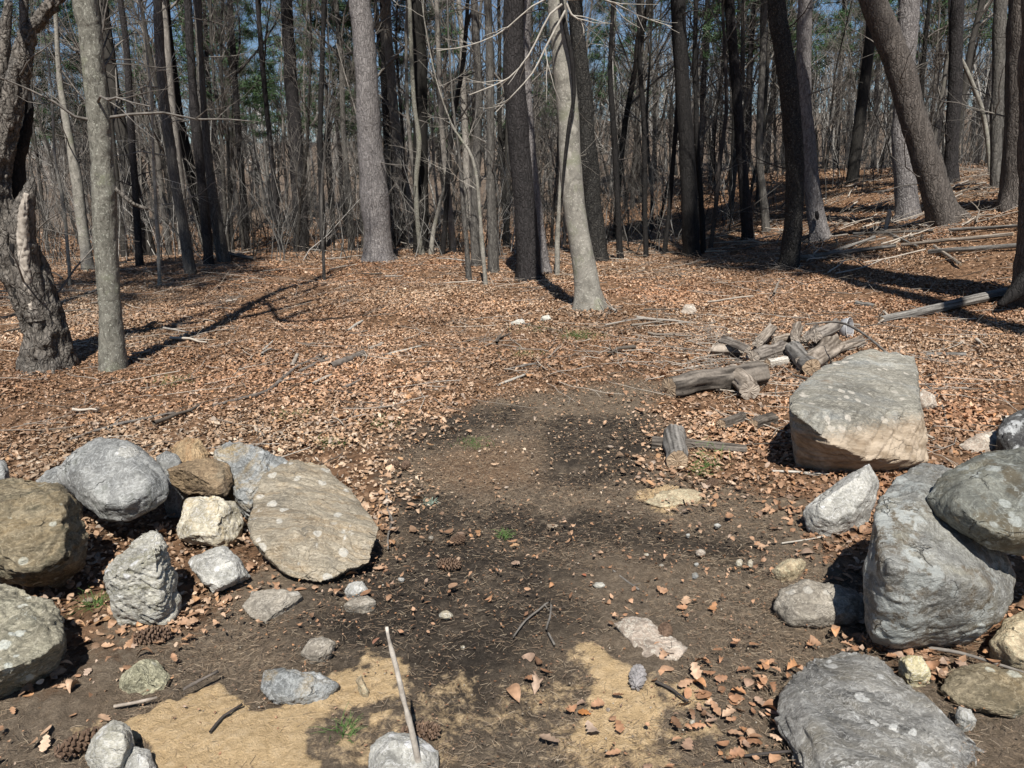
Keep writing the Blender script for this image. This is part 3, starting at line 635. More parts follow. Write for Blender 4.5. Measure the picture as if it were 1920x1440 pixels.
small = [(1125, 1097, 26, 13, 'r_white', 'bright white stone lying alone on the path'), (836, 1153, 28, 18, 'r_cream', 'cream stone near the middle of the dark soil'),
         (1386, 1056, 16, 16, 'r_cream', 'left of two cream pebbles near the oblong stone'), (1407, 1057, 13, 18, 'r_cream', 'right of two cream pebbles near the oblong stone'),
         (1303, 1080, 15, 16, 'r_blue', 'bluish pebble among pale leaf scraps'), (1313, 1036, 22, 16, 'r_pink', 'pinkish pebble above the bluish one'),
         (1298, 1354, 14, 16, 'r_cream', 'cream pebble at the edge of the right sand patch'), (1380, 1412, 52, 26, 'r_orange', 'orange brown oval stone at the bottom edge'),
         (1306, 1058, 10, 8, 'r_light', 'tiny white pebble just above the bluish pebble'), (1212, 1040, 9, 7, 'r_cream', 'tiny cream pebble in the middle of the path'),
         (752, 1086, 14, 10, 'r_light', 'tiny pale chip right of the tan slab'), (808, 1008, 11, 8, 'r_flat', 'tiny drab pebble beyond the path cones'),
         (1345, 985, 14, 8, 'r_light', 'white flake stone in front of the worn sandy rock'), (1290, 1003, 9, 7, 'r_light', 'tiny white pebble left of a white flake'),
         (1240, 1060, 10, 7, 'r_flat', 'tiny grey pebble on the brown dirt'), (332, 1185, 11, 8, 'r_cream', 'tiny cream pebble below the upright boulder'),
         (1560, 1068, 10, 10, 'r_light', 'tiny white pebble left of the big boulder shadow'), (1500, 1105, 9, 9, 'r_light', 'tiny pale pebble on the low grey tan rock'),
         (868, 1213, 9, 7, 'r_cream', 'tiny cream pebble near the forked twig'), (1140, 1330, 10, 8, 'r_pink', 'tiny pinkish pebble in the right sand patch')]
for i, (px, py, w, h, mt, lb) in enumerate(small):
    g = np.random.default_rng(100 + i)
    a = np.linspace(0, 2 * math.pi, 8, endpoint=False) + g.uniform(0, 1)
    rock('pebble' if w < 20 else 'stone', lb, [(px + w / 2 * math.cos(t) * g.uniform(.85, 1.1), py + h / 2 * math.sin(t) * g.uniform(.85, 1.1)) for t in a],
         mt, pxw(h, gp(px, py)) * 1.6, pxw(h, gp(px, py)) * 0.5, sm=3, seed=60 + i, res=22, cat='stone', sink=0.01)

# white lichen spot on the smooth grey boulder is built in its stone: a thin crust hugging the surface
def crust(px, py, w, h, name, label, target):
    from mathutils.bvhtree import BVHTree
    t = bpy.data.objects[target]; off = np.array(t.location)
    bv = BVHTree.FromPolygons([tuple(v.co) for v in t.data.vertices], [tuple(p.vertices) for p in t.data.polygons])
    g = np.random.default_rng(5); V = []; n = 20; rings = (0.0, 0.35, 0.7, 0.93, 1.0)
    wob = [g.uniform(0.8, 1.15) for _ in range(n)]
    for ri, rr in enumerate(rings):
        for k in range(n):
            a = 2 * math.pi * k / n
            d = ray(px + w / 2 * rr * wob[k] * math.cos(a), py + h / 2 * rr * wob[k] * math.sin(a)); d = d / np.linalg.norm(d)
            hit = bv.ray_cast(Vector(CAM - off), Vector(d))
            if hit[0] is None: return
            nn = np.array(hit[1]); V.append(np.array(hit[0]) + nn * (0.003 if ri < 4 else -0.002))
    j = np.arange(n); Fq = []
    for r_ in range(len(rings) - 1): Fq.append(np.stack([r_ * n + j, r_ * n + (j + 1) % n, (r_ + 1) * n + (j + 1) % n, (r_ + 1) * n + j], -1))
    o = obj(name, mesh(name, np.array(V), np.concatenate(Fq), M['r_light']), t); o['label'] = label
crust(240, 848, 46, 24, 'lichen_patch', 'white lichen patch', 'boulder.002')

# ------------------------------------------------------------------ trees
def trunk_rows(pts, Yb, H, lean=0.0, top_r=0.25, dz=0.0):
    rows = []
    for i, (px, py, w) in enumerate(pts):
        P = at(px, py, Yb + lean * i); rows.append([*P, pxw(w, P) / 2])
    b = np.array(rows[0]); g0 = float(ground_h(b[None, 0], b[None, 1])[0])
    d = np.array(rows[0][:3]) - np.array(rows[1][:3]); d = d / abs(d[2])
    low = b.copy(); low[:3] += d * (b[2] - g0 + 0.12); low[:2] = b[:2] * 0.3 + low[:2] * 0.7
    rows = [low.tolist()] + rows
    a, c = np.array(rows[-2]), np.array(rows[-1]); dr = unit((c - a)[:3]); r = c[3]; p = c[:3].copy()
    g = np.random.default_rng(int(abs(pts[0][0])) + 3); k = 5
    if H > p[2] + 0.5:
        step = (H - p[2]) / k
        for i in range(k):
            dr = unit(dr * 0.75 + np.array([0, 0, 0.45]) + g.normal(size=3) * 0.05)
            p = p + dr * step / max(dr[2], 0.4); rows.append([*p, c[3] * (1 - (1 - top_r) * (i + 1) / k)])
    return np.array(rows)

def resample(sp, n):
    s = np.concatenate([[0], np.cumsum(np.linalg.norm(np.diff(sp[:, :3], axis=0), axis=1))])
    u = np.linspace(0, s[-1], n)
    return np.stack([np.interp(u, s, sp[:, c]) for c in range(4)], 1), s[-1]

def needle_tufts(Pt, g, L=0.22, k=9, w=0.010):
    """thin needle blades round every point"""
    n = len(Pt); d = unit(g.normal(size=(n, k, 3)) + np.array([0, 0, 0.35])); s = unit(np.cross(d, g.normal(size=(n, k, 3))))
    b = Pt[:, None] + g.normal(size=(n, k, 3)) * 0.05; ln = L * g.uniform(0.6, 1.2, (n, k, 1))
    V = np.stack([b - s * w, b + s * w, b + d * ln + s * w * .5, b + d * ln - s * w * .5], 2).reshape(-1, 3)
    return V, np.arange(len(V)).reshape(-1, 4)

def pine_crown(sp, g, z0, H, bl, nwh=16, tuft=5, k=9, L=0.24, w=0.011):
    """wood tubes and needle blades for a pine top"""
    P, r = [], []
    for i in range(nwh):
        z = z0 + (H - z0) * (i + g.uniform(-.3, .3)) / nwh; t = np.clip((z - z0) / (H - z0), 0, 1)
        j = np.argmin(np.abs(sp[:, 2] - z)); c = sp[j, :3]
        for a in np.arange(5) * 1.257 + g.uniform(0, 6):
            Lb = bl * (1 - 0.75 * t) * g.uniform(.6, 1.15); d = np.array([math.cos(a), math.sin(a), g.uniform(-.05, .35)])
            q = [c + d * Lb * u + np.array([0, 0, -0.08 * Lb * u * u]) for u in np.linspace(0, 1, 5)]
            P.append(q); r.append(np.linspace(max(sp[j, 3] * 0.22, 0.012), 0.005, 5))
    P = np.array(P); r = np.array(r)
    c1, r1 = grow(P, r, 6, (0.3, 0.98), (bl * .2, bl * .4), (.6, 1.2), 0.04, 0.12, g, 4)
    c1[:, :, 2] = c1[:, :1, 2] + (c1[:, :, 2] - c1[:, :1, 2]) * 0.45
    idx = np.repeat(np.arange(len(c1)), tuft); t = g.uniform(.25, 1, len(idx)); pt, _, _ = interp(c1, r1, idx, t)
    return (P, r), (c1, r1), needle_tufts(pt, g, L, k, w)

NAMES = {}
def tree(name, label, pts, mat, H=13, kind='bare', seed=1, k=14, amp=0.006, flare=0.25, twigs=8, tw='twig', group=None, Y=None, lean=0.0, per=0.10,
         crown_z=None, freq=14, zscale=0.25, knots=(), fine=1, bl=3.2, cat='tree', twig_range=(0.06, 0.45), twig_len=(.5, 1.4), top_r=0.25):
    g = np.random.default_rng(seed)
    px, py, w = pts[0]
    b = gp(px, py); Yb = Y if Y is not None else b[1] + pxw(w, b) / 2 * 0.6
    rows = trunk_rows(pts, Yb, H, lean, top_r); org = np.array([rows[0][0], rows[0][1], float(ground_h(rows[0:1, 0], rows[0:1, 1])[0])])
    sp = spline(rows, per); spo = sp.copy(); spo[:, :3] -= org
    kn = [(at(kx, ky, Yb - pxw(w, b) * 0.45) - org, kr, kh) for kx, ky, kr, kh in knots]
    V, Fq, top = trunk_geo(spo, k, amp, seed, zscale, freq, flare, 0.0, kn)
    t = empty(name, org); tag(t, label, cat, group)
    obj('trunk', mesh('trunk', V, [Fq, top], M[mat]), t)
    mb = MB(); core, Lt = resample(spo, 14); cp, cr = core[None, :, :3], core[None, :, 3]
    if twigs:
        a, ra = grow(cp, cr, twigs, twig_range, twig_len, (.9, 1.5), 0.05, .22, g, 6, 0.22, 0.014, .0035)
        mb.add(*tubes(a, ra, 4))
        a2, r2 = grow(a, ra, 4, (.25, .95), (.2, .7), (.4, 1.0), 0.04, .2, g, 4, .6, .01, .0025); mb.add(*tubes(a2, r2, 3))
    if kind == 'bare':
        cz = crown_z or 0.42
        a, ra = grow(cp, cr, 9, (cz, .97), (1.6, bl), (.45, .95), .12, .13, g, 6, .5); mb.add(*tubes(a, ra, 5))
        a2, r2 = grow(a, ra, 5, (.25, .98), (.8, 1.7), (.4, .9), .07, .15, g, 5, .6); mb.add(*tubes(a2, r2, 4))
        a3, r3 = grow(a2, r2, 4, (.25, .98), (.4, .9), (.4, .9), .05, .15, g, 4, .6); mb.add(*tubes(a3, r3, 3))
        if fine:
            a4, r4 = grow(a3, r3, 3, (.25, .98), (.2, .5), (.4, .9), .05, .15, g, 3, .7, 1, .0025); mb.add(*tubes(a4, r4, 3))
        obj('crown', mb.get('crown', M[tw]), t)
    elif kind == 'pine':
        z0 = crown_z or 0.5 * H
        (P, r), (c1, r1), (nv, nf) = pine_crown(spo, g, z0 - org[2], spo[-1, 2], bl)
        mb.add(*tubes(P, r, 5)); mb.add(*tubes(c1, r1, 3)); obj('branches', mb.get('branches', M[tw]), t)
        obj('crown', mesh('crown', nv, nf, M['needles']), t)
    elif mb.n:
        obj('crown', mb.get('crown', M[tw]), t)
    NAMES[label] = (t, Yb, org)
    return t

# --- the two near trees on the left
t1 = tree('hollow_tree', 'gnarled hollow tree with a broken stub at the left edge', [(92, 697, 84), (86, 632, 74), (66, 562, 72), (36, 492, 80), (6, 432, 66), (-8, 350, 44), (8, 262, 36), (24, 190, 32), (40, 122, 28), (50, 72, 26), (76, 36, 22), (104, 0, 19), (128, -70, 18)],
          'gnarl', 9, 'bare', 11, 56, 0.028, 0.28, 7, 'twig', per=0.022, freq=17, zscale=0.3, bl=2.2, knots=[(20, 420, .12, .06), (8, 330, .1, .05), (90, 640, .08, .05), (60, 590, .06, .03), (110, 600, .07, .04)])
def extra_stem(t, rows_px, mat, name='limb', k=12, amp=0.006, seed=3, per=0.05, dY=0.0, freq=14, label=None):
    _, Yb, org = NAMES[t['label']]
    rows = np.array([[*at(px, py, Yb + dY), pxw(w, at(px, py, Yb + dY)) / 2] for px, py, w in rows_px]); rows[:, :3] -= org
    V, Fq, top = trunk_geo(spline(rows, per), k, amp, seed, 0.4, freq)
    o = obj(name, mesh(name, V, [Fq, top], M[mat]), t)
    if label: o['label'] = label
    return o
extra_stem(t1, [(72, 600, 40), (56, 540, 48), (46, 470, 46), (44, 420, 42), (48, 380, 32), (56, 352, 22), (58, 332, 6)], 'gnarl', 'stub', 18, 0.014, 5, 0.025, -0.10, 11, 'broken off grey stub')
extra_stem(t1, [(60, 580, 5), (54, 545, 12), (48, 505, 16), (44, 465, 17), (43, 425, 16), (45, 390, 12), (50, 362, 5)], 'bare_wood', 'heartwood', 24, 0.012, 6, 0.012, -0.185, 40, 'pale exposed wood in the hollow')
def shadow_limb(t, rows, mat, k=10, seed=1, name='limb'):  # unseen limbs above the view, shaped to throw a forked shadow
    _, Yb, org = NAMES[t['label']]; r = np.array(rows, float); r[:, :3] -= org
    V, Fq, top = trunk_geo(spline(r, .12), k, .005, seed, .4, 14); obj(name, mesh(name, V, [Fq, top], M[mat]), t)
shadow_limb(t1, [(-3.95, 6.65, 3.2, .06), (-4.05, 6.0, 5.2, .055), (-3.4, 5.2, 7.6, .05), (-2.8, 4.0, 7.6, .045), (-2.65, 3.4, 8.0, .05), (-2.55, 3.2, 8.9, .05), (-2.3, 2.8, 10.0, .04), (-2.0, 2.8, 11.6, .02)], 'gnarl')
shadow_limb(t1, [(-2.65, 3.4, 8.0, .05), (-2.3, 3.2, 8.2, .045), (-1.7, 3.0, 8.8, .03), (-1.5, 2.9, 10, .02)], 'gnarl', 8, 2)
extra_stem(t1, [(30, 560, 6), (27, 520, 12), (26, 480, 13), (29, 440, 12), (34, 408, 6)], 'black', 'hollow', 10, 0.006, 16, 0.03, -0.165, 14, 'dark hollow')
extra_stem(t1, [(48, 80, 22), (44, 40, 17), (45, 0, 15), (46, -80, 13), (52, -220, 8)], 'gnarl', 'limb', 10, 0.005, 7, 0.08)
extra_stem(t1, [(6, 430, 40), (22, 360, 40), (30, 300, 26), (46, 255, 20), (52, 190, 15), (30, 100, 10)], 'black', 'limb', 12, 0.012, 8, 0.05, 0.25)
extra_stem(t1, [(-4, 420, 40), (-14, 330, 34), (-20, 240, 30), (6, 120, 20), (14, 0, 16)], 'gnarl', 'limb', 12, 0.010, 9, 0.05, 0.10)

t2 = tree('lichened_tree', 'straight grey green lichened trunk beside the hollow tree', [(213, 697, 46), (208, 610, 42), (201, 500, 41), (197, 440, 43), (196, 372, 42), (192, 300, 39), (186, 230, 38), (178, 150, 37), (168, 60, 39), (154, -25, 40)],
          'lichen', 13, 'bare', 12, 26, 0.006, 0.12, 5, 'twig', per=0.03, freq=22, zscale=0.6, knots=[(207, 368, .05, .035), (200, 280, .05, .02), (168, 145, .03, .02), (190, 400, .06, .015)], bl=3.2, twig_range=(0.15, .3))
extra_stem(t2, [(214, 352, 9), (232, 368, 8), (250, 382, 7), (278, 392, 5)], 'gnarl', 'limb', 8, 0.003, 8, 0.04, 0, 20, 'short broken limb')

extra_stem(t2, [(158, 10, 30), (176, -90, 27), (215, -220, 24), (262, -380, 20), (300, -620, 15)], 'lichen', 'limb', 12, 0.005, 12, 0.1, 0, 20)
extra_stem(t2, [(150, -60, 26), (120, -200, 22), (110, -400, 18), (70, -700, 12)], 'lichen', 'limb', 12, 0.005, 13, 0.1, 0, 20)

# --- pale tree in the middle
t17 = tree('beech_tree', 'pale smooth leaning trunk in front of the dark middle trees', [(1108, 582, 52), (1099, 524, 45), (1086, 452, 41), (1076, 382, 42), (1068, 300, 44), (1065, 205, 40), (1055, 100, 37), (1044, -10, 34)],
           'beech', 14, 'bare', 17, 24, 0.004, 0.42, 0, 'twig_pale', per=0.05, freq=10, zscale=0.5, bl=3.0, knots=[(1075, 435, .06, .02), (1050, 150, .05, .02), (1110, 528, .05, .03), (1055, 60, .05, .02)])
extra_stem(t17, [(1050, -20, 7), (1058, 40, 8), (1072, 110, 8), (1076, 180, 7), (1066, 240, 7), (1057, 320, 5), (1053, 372, 3)], 'black', 'vine', 6, 0.001, 4, 0.08, -0.22, 14, 'dark hanging vine')
def spray(t, paths, mat, seed, name='branch', dY=-0.3, sub=5):
    _, Yb, org = NAMES[t['label']]; g = np.random.default_rng(seed)
    for q in paths:
        mb = MB()
        rows = np.array([[*at(px, py, Yb + dY), pxw(w, at(px, py, Yb + dY)) / 2] for px, py, w in q]); rows[:, :3] -= org
        s, L = resample(spline(rows, .05), 10); mb.add(*tubes(s[None, :, :3], s[None, :, 3], 6))
        a, ra = grow(s[None, :, :3], s[None, :, 3], sub, (.3, .95), (.2, .55), (.3, .8), 0.03, .15, g, 5, .6, .02, .003); mb.add(*tubes(a, ra, 4))
        obj(name, mb.get(name, M[mat]), t)
spray(t17, [[(1054, 8, 5), (1030, 28, 4), (1002, 84, 4), (980, 120, 3), (948, 150, 3), (880, 178, 2)], [(1060, 20, 5), (1020, 95, 4), (1000, 135, 3), (960, 180, 2.5), (930, 210, 2)],
            [(1062, 6, 5), (1072, 28, 4), (1090, 40, 3), (1095, 62, 2)], [(1050, -12, 4), (1000, 10, 3), (940, 60, 2.5), (880, 85, 2), (820, 95, 1.5)], [(1062, 0, 4), (1130, -2, 3), (1200, 30, 2), (1260, 50, 1.5)]], 'twig_pale', 71)

MAIN = [
 ('slender_tree', 'thin dark trunk leaning left with a forked top', [(357, 515, 20), (345, 430, 19), (330, 350, 19), (318, 265, 18), (309, 200, 17), (300, 100, 16), (295, -10, 15)], 'grey', 13, 'bare'),
 ('twin_tree', 'slim dark trunk, left of the touching pair', [(392, 497, 18), (384, 400, 17), (374, 300, 17), (364, 200, 17), (357, 100, 15), (351, -10, 15)], 'pine_dark', 13, 'bare'),
 ('twin_tree', 'slim grey trunk, right of the touching pair', [(420, 492, 24), (404, 400, 21), (391, 310, 19), (382, 240, 17), (377, 150, 15), (370, -10, 14)], 'grey', 13, 'bare'),
 ('slender_tree', 'straight thin dark trunk right of the touching pair', [(463, 470, 12), (457, 380, 12), (447, 250, 11), (440, 150, 11), (430, -10, 10)], 'pine_dark', 12, 'bare'),
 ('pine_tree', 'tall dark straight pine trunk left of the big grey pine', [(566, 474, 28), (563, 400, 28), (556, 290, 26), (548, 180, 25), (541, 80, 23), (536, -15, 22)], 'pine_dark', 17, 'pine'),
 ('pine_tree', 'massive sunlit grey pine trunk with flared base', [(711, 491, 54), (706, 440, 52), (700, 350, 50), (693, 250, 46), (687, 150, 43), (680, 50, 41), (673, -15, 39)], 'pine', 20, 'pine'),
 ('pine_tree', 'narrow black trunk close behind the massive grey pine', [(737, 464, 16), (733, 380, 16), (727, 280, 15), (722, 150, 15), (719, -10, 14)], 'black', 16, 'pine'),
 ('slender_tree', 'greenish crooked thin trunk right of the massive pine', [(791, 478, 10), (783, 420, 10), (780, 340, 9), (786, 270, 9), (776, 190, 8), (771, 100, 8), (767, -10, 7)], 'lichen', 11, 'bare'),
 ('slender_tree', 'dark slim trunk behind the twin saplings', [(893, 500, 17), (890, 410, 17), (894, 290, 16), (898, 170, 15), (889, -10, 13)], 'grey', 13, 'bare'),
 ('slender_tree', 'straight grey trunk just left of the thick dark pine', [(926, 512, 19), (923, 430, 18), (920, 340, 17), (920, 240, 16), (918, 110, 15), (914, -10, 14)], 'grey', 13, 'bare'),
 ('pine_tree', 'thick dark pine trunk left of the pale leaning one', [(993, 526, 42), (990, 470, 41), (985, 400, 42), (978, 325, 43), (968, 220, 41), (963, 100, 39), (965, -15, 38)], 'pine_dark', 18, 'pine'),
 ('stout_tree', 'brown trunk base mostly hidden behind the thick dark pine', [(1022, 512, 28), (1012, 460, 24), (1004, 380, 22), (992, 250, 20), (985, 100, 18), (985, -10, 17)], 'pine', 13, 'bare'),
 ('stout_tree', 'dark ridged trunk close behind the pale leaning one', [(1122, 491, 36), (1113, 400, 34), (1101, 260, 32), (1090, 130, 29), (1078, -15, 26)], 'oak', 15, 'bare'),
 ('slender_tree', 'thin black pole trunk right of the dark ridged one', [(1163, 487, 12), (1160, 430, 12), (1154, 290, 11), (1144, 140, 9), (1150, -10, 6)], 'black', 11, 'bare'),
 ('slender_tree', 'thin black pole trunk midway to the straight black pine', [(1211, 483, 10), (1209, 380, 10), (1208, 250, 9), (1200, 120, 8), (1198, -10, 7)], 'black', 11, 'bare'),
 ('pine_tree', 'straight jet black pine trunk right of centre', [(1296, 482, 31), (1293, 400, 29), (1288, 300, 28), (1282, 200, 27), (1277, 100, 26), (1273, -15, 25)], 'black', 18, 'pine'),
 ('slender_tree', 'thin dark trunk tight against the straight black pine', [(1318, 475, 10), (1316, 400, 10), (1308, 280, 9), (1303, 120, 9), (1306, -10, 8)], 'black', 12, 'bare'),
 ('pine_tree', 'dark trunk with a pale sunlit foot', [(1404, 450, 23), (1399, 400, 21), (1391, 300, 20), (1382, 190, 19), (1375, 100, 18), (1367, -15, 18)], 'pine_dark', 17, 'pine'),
 ('slender_tree', 'slim dark trunk between the pale footed and flaky ones', [(1437, 436, 15), (1431, 370, 14), (1424, 290, 13), (1425, 200, 13), (1430, 100, 13), (1433, -10, 13)], 'grey', 14, 'bare'),
 ('oak_tree', 'dark trunk with flaky speckled bark standing forward on the right', [(1478, 507, 36), (1485, 450, 33), (1490, 380, 31), (1490, 300, 32), (1482, 200, 34), (1470, 100, 33), (1455, -15, 32)], 'oak', 15, 'bare'),
 ('stout_tree', 'grey trunk with a dark knothole near its foot', [(1538, 453, 36), (1529, 400, 30), (1520, 320, 28), (1513, 250, 27), (1507, 150, 27), (1510, -15, 27)], 'pine', 16, 'pine'),
 ('stout_tree', 'upright grey trunk crossed by the strongly leaning one', [(1702, 413, 42), (1696, 330, 36), (1691, 250, 34), (1698, 120, 34), (1707, -15, 37)], 'pine', 16, 'pine'),
 ('leaning_tree', 'thick grey trunk leaning strongly to the left', [(1778, 420, 56), (1766, 390, 52), (1745, 325, 49), (1720, 250, 48), (1695, 160, 49), (1665, 70, 49), (1632, -20, 46)], 'ridged', 14, 'bare'),
 ('slender_tree', 'dark trunk on the slope behind the leaning one', [(1782, 345, 26), (1785, 250, 24), (1792, 130, 24), (1796, -10, 24)], 'pine_dark', 16, 'pine'),
 ('slender_tree', 'grey trunk on the slope near the right edge', [(1868, 352, 20), (1868, 250, 20), (1872, 130, 22), (1876, -10, 24)], 'grey', 15, 'bare'),
 ('stout_tree', 'stout grey trunk cut by the right edge on the slope', [(1912, 388, 74), (1914, 300, 62), (1918, 150, 56), (1922, -15, 54)], 'ridged', 16, 'bare'),
 ('slender_tree', 'pale forked thin trunk bending left on the slope', [(1858, 330, 8), (1850, 250, 8), (1838, 195, 8), (1812, 130, 7), (1786, 70, 6), (1780, -10, 5)], 'beech', 9, 'bare'),
 ('slender_tree', 'pale leaning trunk behind the lichened one', [(166, 507, 21), (154, 420, 19), (144, 340, 18), (128, 250, 14), (112, 150, 10), (104, 20, 7)], 'beech', 10, 'bare'),
 ('slender_tree', 'pale slanting trunk between the forked top and the pair', [(388, 470, 16), (366, 380, 18), (346, 280, 17), (325, 180, 15), (312, 60, 12), (308, -10, 11)], 'beech', 12, 'bare'),
 ('slender_tree', 'dark straight trunk left of the forked top', [(262, 500, 14), (255, 380, 13), (245, 230, 12), (238, 100, 12), (225, -10, 11)], 'pine_dark', 13, 'bare'),
 ('slender_tree', 'thin dark trunk right of the tall dark pine', [(606, 474, 11), (604, 400, 11), (600, 270, 10), (604, 120, 9), (608, -10, 9)], 'black', 12, 'bare'),
 ('slender_tree', 'thin dark trunk left of the massive grey pine', [(660, 470, 12), (655, 380, 12), (644, 250, 11), (640, 120, 10), (628, -10, 10)], 'grey', 13, 'bare'),
 ('slender_tree', 'dark thin trunk left of the tall dark pine', [(526, 470, 10), (518, 380, 10), (506, 260, 9), (494, 140, 9), (482, -10, 8)], 'pine_dark', 12, 'bare'),
 ('slender_tree', 'crooked dark trunk right of the greenish thin one', [(830, 478, 9), (836, 400, 9), (846, 250, 9), (868, 120, 8), (878, -10, 7)], 'black', 11, 'bare'),
 ('slender_tree', 'slanting dark stem left of the straight black pine', [(1245, 478, 8), (1254, 400, 8), (1262, 300, 8), (1270, 180, 7), (1262, 60, 6)], 'black', 9, 'bare'),
 ('slender_tree', 'bent dark stem between the black pine and the pale footed trunk', [(1332, 465, 8), (1342, 390, 8), (1350, 300, 8), (1362, 200, 7), (1358, 80, 6)], 'twig_dark', 9, 'bare'),
 ('sapling', 'thin pale sapling left of the lichened trunk', [(131, 537, 6), (128, 480, 6), (118, 380, 6), (104, 300, 5), (98, 200, 4)], 'beech', 5, 'none'),
 ('sapling', 'thin pale sapling in front of the dark straight trunk', [(300, 537, 6), (297, 470, 6), (293, 390, 6), (288, 300, 5), (284, 180, 4)], 'beech', 6, 'none'),
 ('sapling', 'lone thin sapling in front of the tall dark pine', [(608, 526, 5), (606, 470, 5), (603, 420, 5), (604, 340, 4), (612, 250, 3)], 'grey', 5, 'none'),
 ('sapling', 'left of two pale saplings before the thick dark pine', [(880, 526, 10), (875, 460, 9), (868, 380, 8), (862, 300, 6), (850, 200, 4)], 'grey', 7, 'none'),
 ('sapling', 'right of two pale saplings before the thick dark pine', [(911, 536, 8), (905, 470, 8), (899, 390, 7), (892, 320, 6), (878, 280, 5), (850, 240, 3)], 'beech', 5, 'none'),
 ('sapling', 'short white sapling beside the pale leaning trunk', [(1045, 516, 10), (1045, 460, 9), (1048, 390, 7), (1052, 300, 5), (1050, 180, 3)], 'beech', 6, 'none'),
 ('sapling', 'pale bent sapling right of the massive pine foot', [(808, 478, 9), (812, 440, 8), (820, 400, 7), (838, 330, 5), (850, 250, 4)], 'beech', 6, 'none'),
]
for i, (nm, lb, pts, mt, H, kd) in enumerate(MAIN):
    wide = pts[0][2] > 25
    tree(nm, lb, pts, mt, H, kd, 30 + i, 20 if wide else 12, 0.010 if mt in ('oak', 'ridged') else 0.006, 0.38 if wide else 0.3, 10 if nm != 'sapling' else 12,
         'twig_dark' if mt in ('black', 'pine_dark', 'oak') else ('twig_pale' if mt == 'beech' and nm == 'sapling' else 'twig'), per=0.06 if wide else 0.14, freq=16, zscale=0.3 if mt != 'ridged' else 0.12,
         fine=0, twig_range=(0.06, 0.55) if nm != 'sapling' else (.3, .98), twig_len=(.4, 1.5) if nm != 'sapling' else (.3, .9), bl=2.8, top_r=0.3)
# knothole in the grey trunk
tk = NAMES['grey trunk with a dark knothole near its foot'][0]
extra_stem(tk, [(1533, 412, 4), (1532, 404, 9), (1531, 396, 5)], 'black', 'knothole', 8, 0.001, 3, 0.03, -0.27, 14, 'dark knothole')
# tree at the right edge whose root spreads into view
t32 = tree('rooted_tree', 'big tree at the right edge with a spreading root', [(1985, 585, 150), (1980, 530, 128), (1980, 470, 122), (1980, 400, 118), (1980, 250, 114), (1978, 0, 108)], 'ridged', 15, 'bare', 97, 22, 0.012, 0.3, 3, 'twig', per=0.05, zscale=0.12, bl=3.5)
_, Y32, o32 = NAMES[t32['label']]
extra_stem(t32, [(1960, 515, 46), (1930, 526, 38), (1908, 545, 28), (1890, 560, 18), (1872, 572, 8)], 'black', 'root', 12, 0.01, 5, 0.03, -0.12)

# --- two unseen pines, put there so their crowns shade the edge of the clearing
def edge_pine(x, y, H, z0, seed, label, bl=3.0):
    g = np.random.default_rng(seed); z = np.linspace(-.3, H, 14); sp = np.stack([g.normal(size=14) * .05, g.normal(size=14) * .05, z, .21 * np.linspace(1, .12, 14)], 1)
    h = float(ground_h(np.array([x]), np.array([y]))[0]); t = empty('pine_tree', (x, y, h)); tag(t, label, 'tree')
    V, Fq, top = trunk_geo(spline(sp, .3), 14, .008, seed, .3, 16, .3, 0.0); obj('trunk', mesh('trunk', V, [Fq, top], M['pine']), t)
    (P, r), (c1, r1), (nv, nf) = pine_crown(spline(sp, .3), g, z0, H, bl, 16, 5, 8, .26, .013)
    mb = MB(); mb.add(*tubes(P, r, 4)); mb.add(*tubes(c1, r1, 3)); obj('branches', mb.get('branches', M['twig_dark']), t); obj('crown', mesh('crown', nv, nf, M['needles']), t)
edge_pine(5.1, 4.0, 19, 12.5, 881, 'tall pine beside the right end of the stone wall, just out of view', 1.7)
edge_pine(-6.6, 3.4, 20, 12.5, 882, 'tall pine beside the left end of the stone wall, unseen, added for its shade')

# --- woods behind: prototypes copied about
def proto_bare(seed, H, r0, nb, z0, dens, mat='wood_stem', tw='twig', lean=0.05, split=False):
    g = np.random.default_rng(seed); n = 9
    P = np.zeros((1, n, 3)); d = unit(np.array([g.normal() * lean, g.normal() * lean, 1.0]))
    for i in range(1, n):
        d = unit(d + g.normal(size=3) * 0.05 + np.array([0, 0, .05])); P[0, i] = P[0, i - 1] + d * H / (n - 1)
    P[0, 0, 2] = -0.3
    Rr = np.linspace(1, .25, n)[None] * r0
    stem = MB(); stem.add(*tubes(P, Rr, 8))
    br = MB()
    a, ra = grow(P, Rr, nb, (z0, .98), (H * .12, H * .26), (.4, 1.0), .10, .14, g, 6, .45, 1, .006); br.add(*tubes(a, ra, 4))
    a2, r2 = grow(a, ra, dens, (.15, .98), (H * .05, H * .12), (.4, 1.0), .06, .18, g, 5, .6, 1, .005); br.add(*tubes(a2, r2, 3))
    a3, r3 = grow(a2, r2, 3, (.2, .98), (H * .03, H * .07), (.4, 1.0), .05, .2, g, 4, .7, 1, .0042); br.add(*tubes(a3, r3, 3))
    return stem.get('trunk', M[mat]), br.get('branches', M[tw]), None

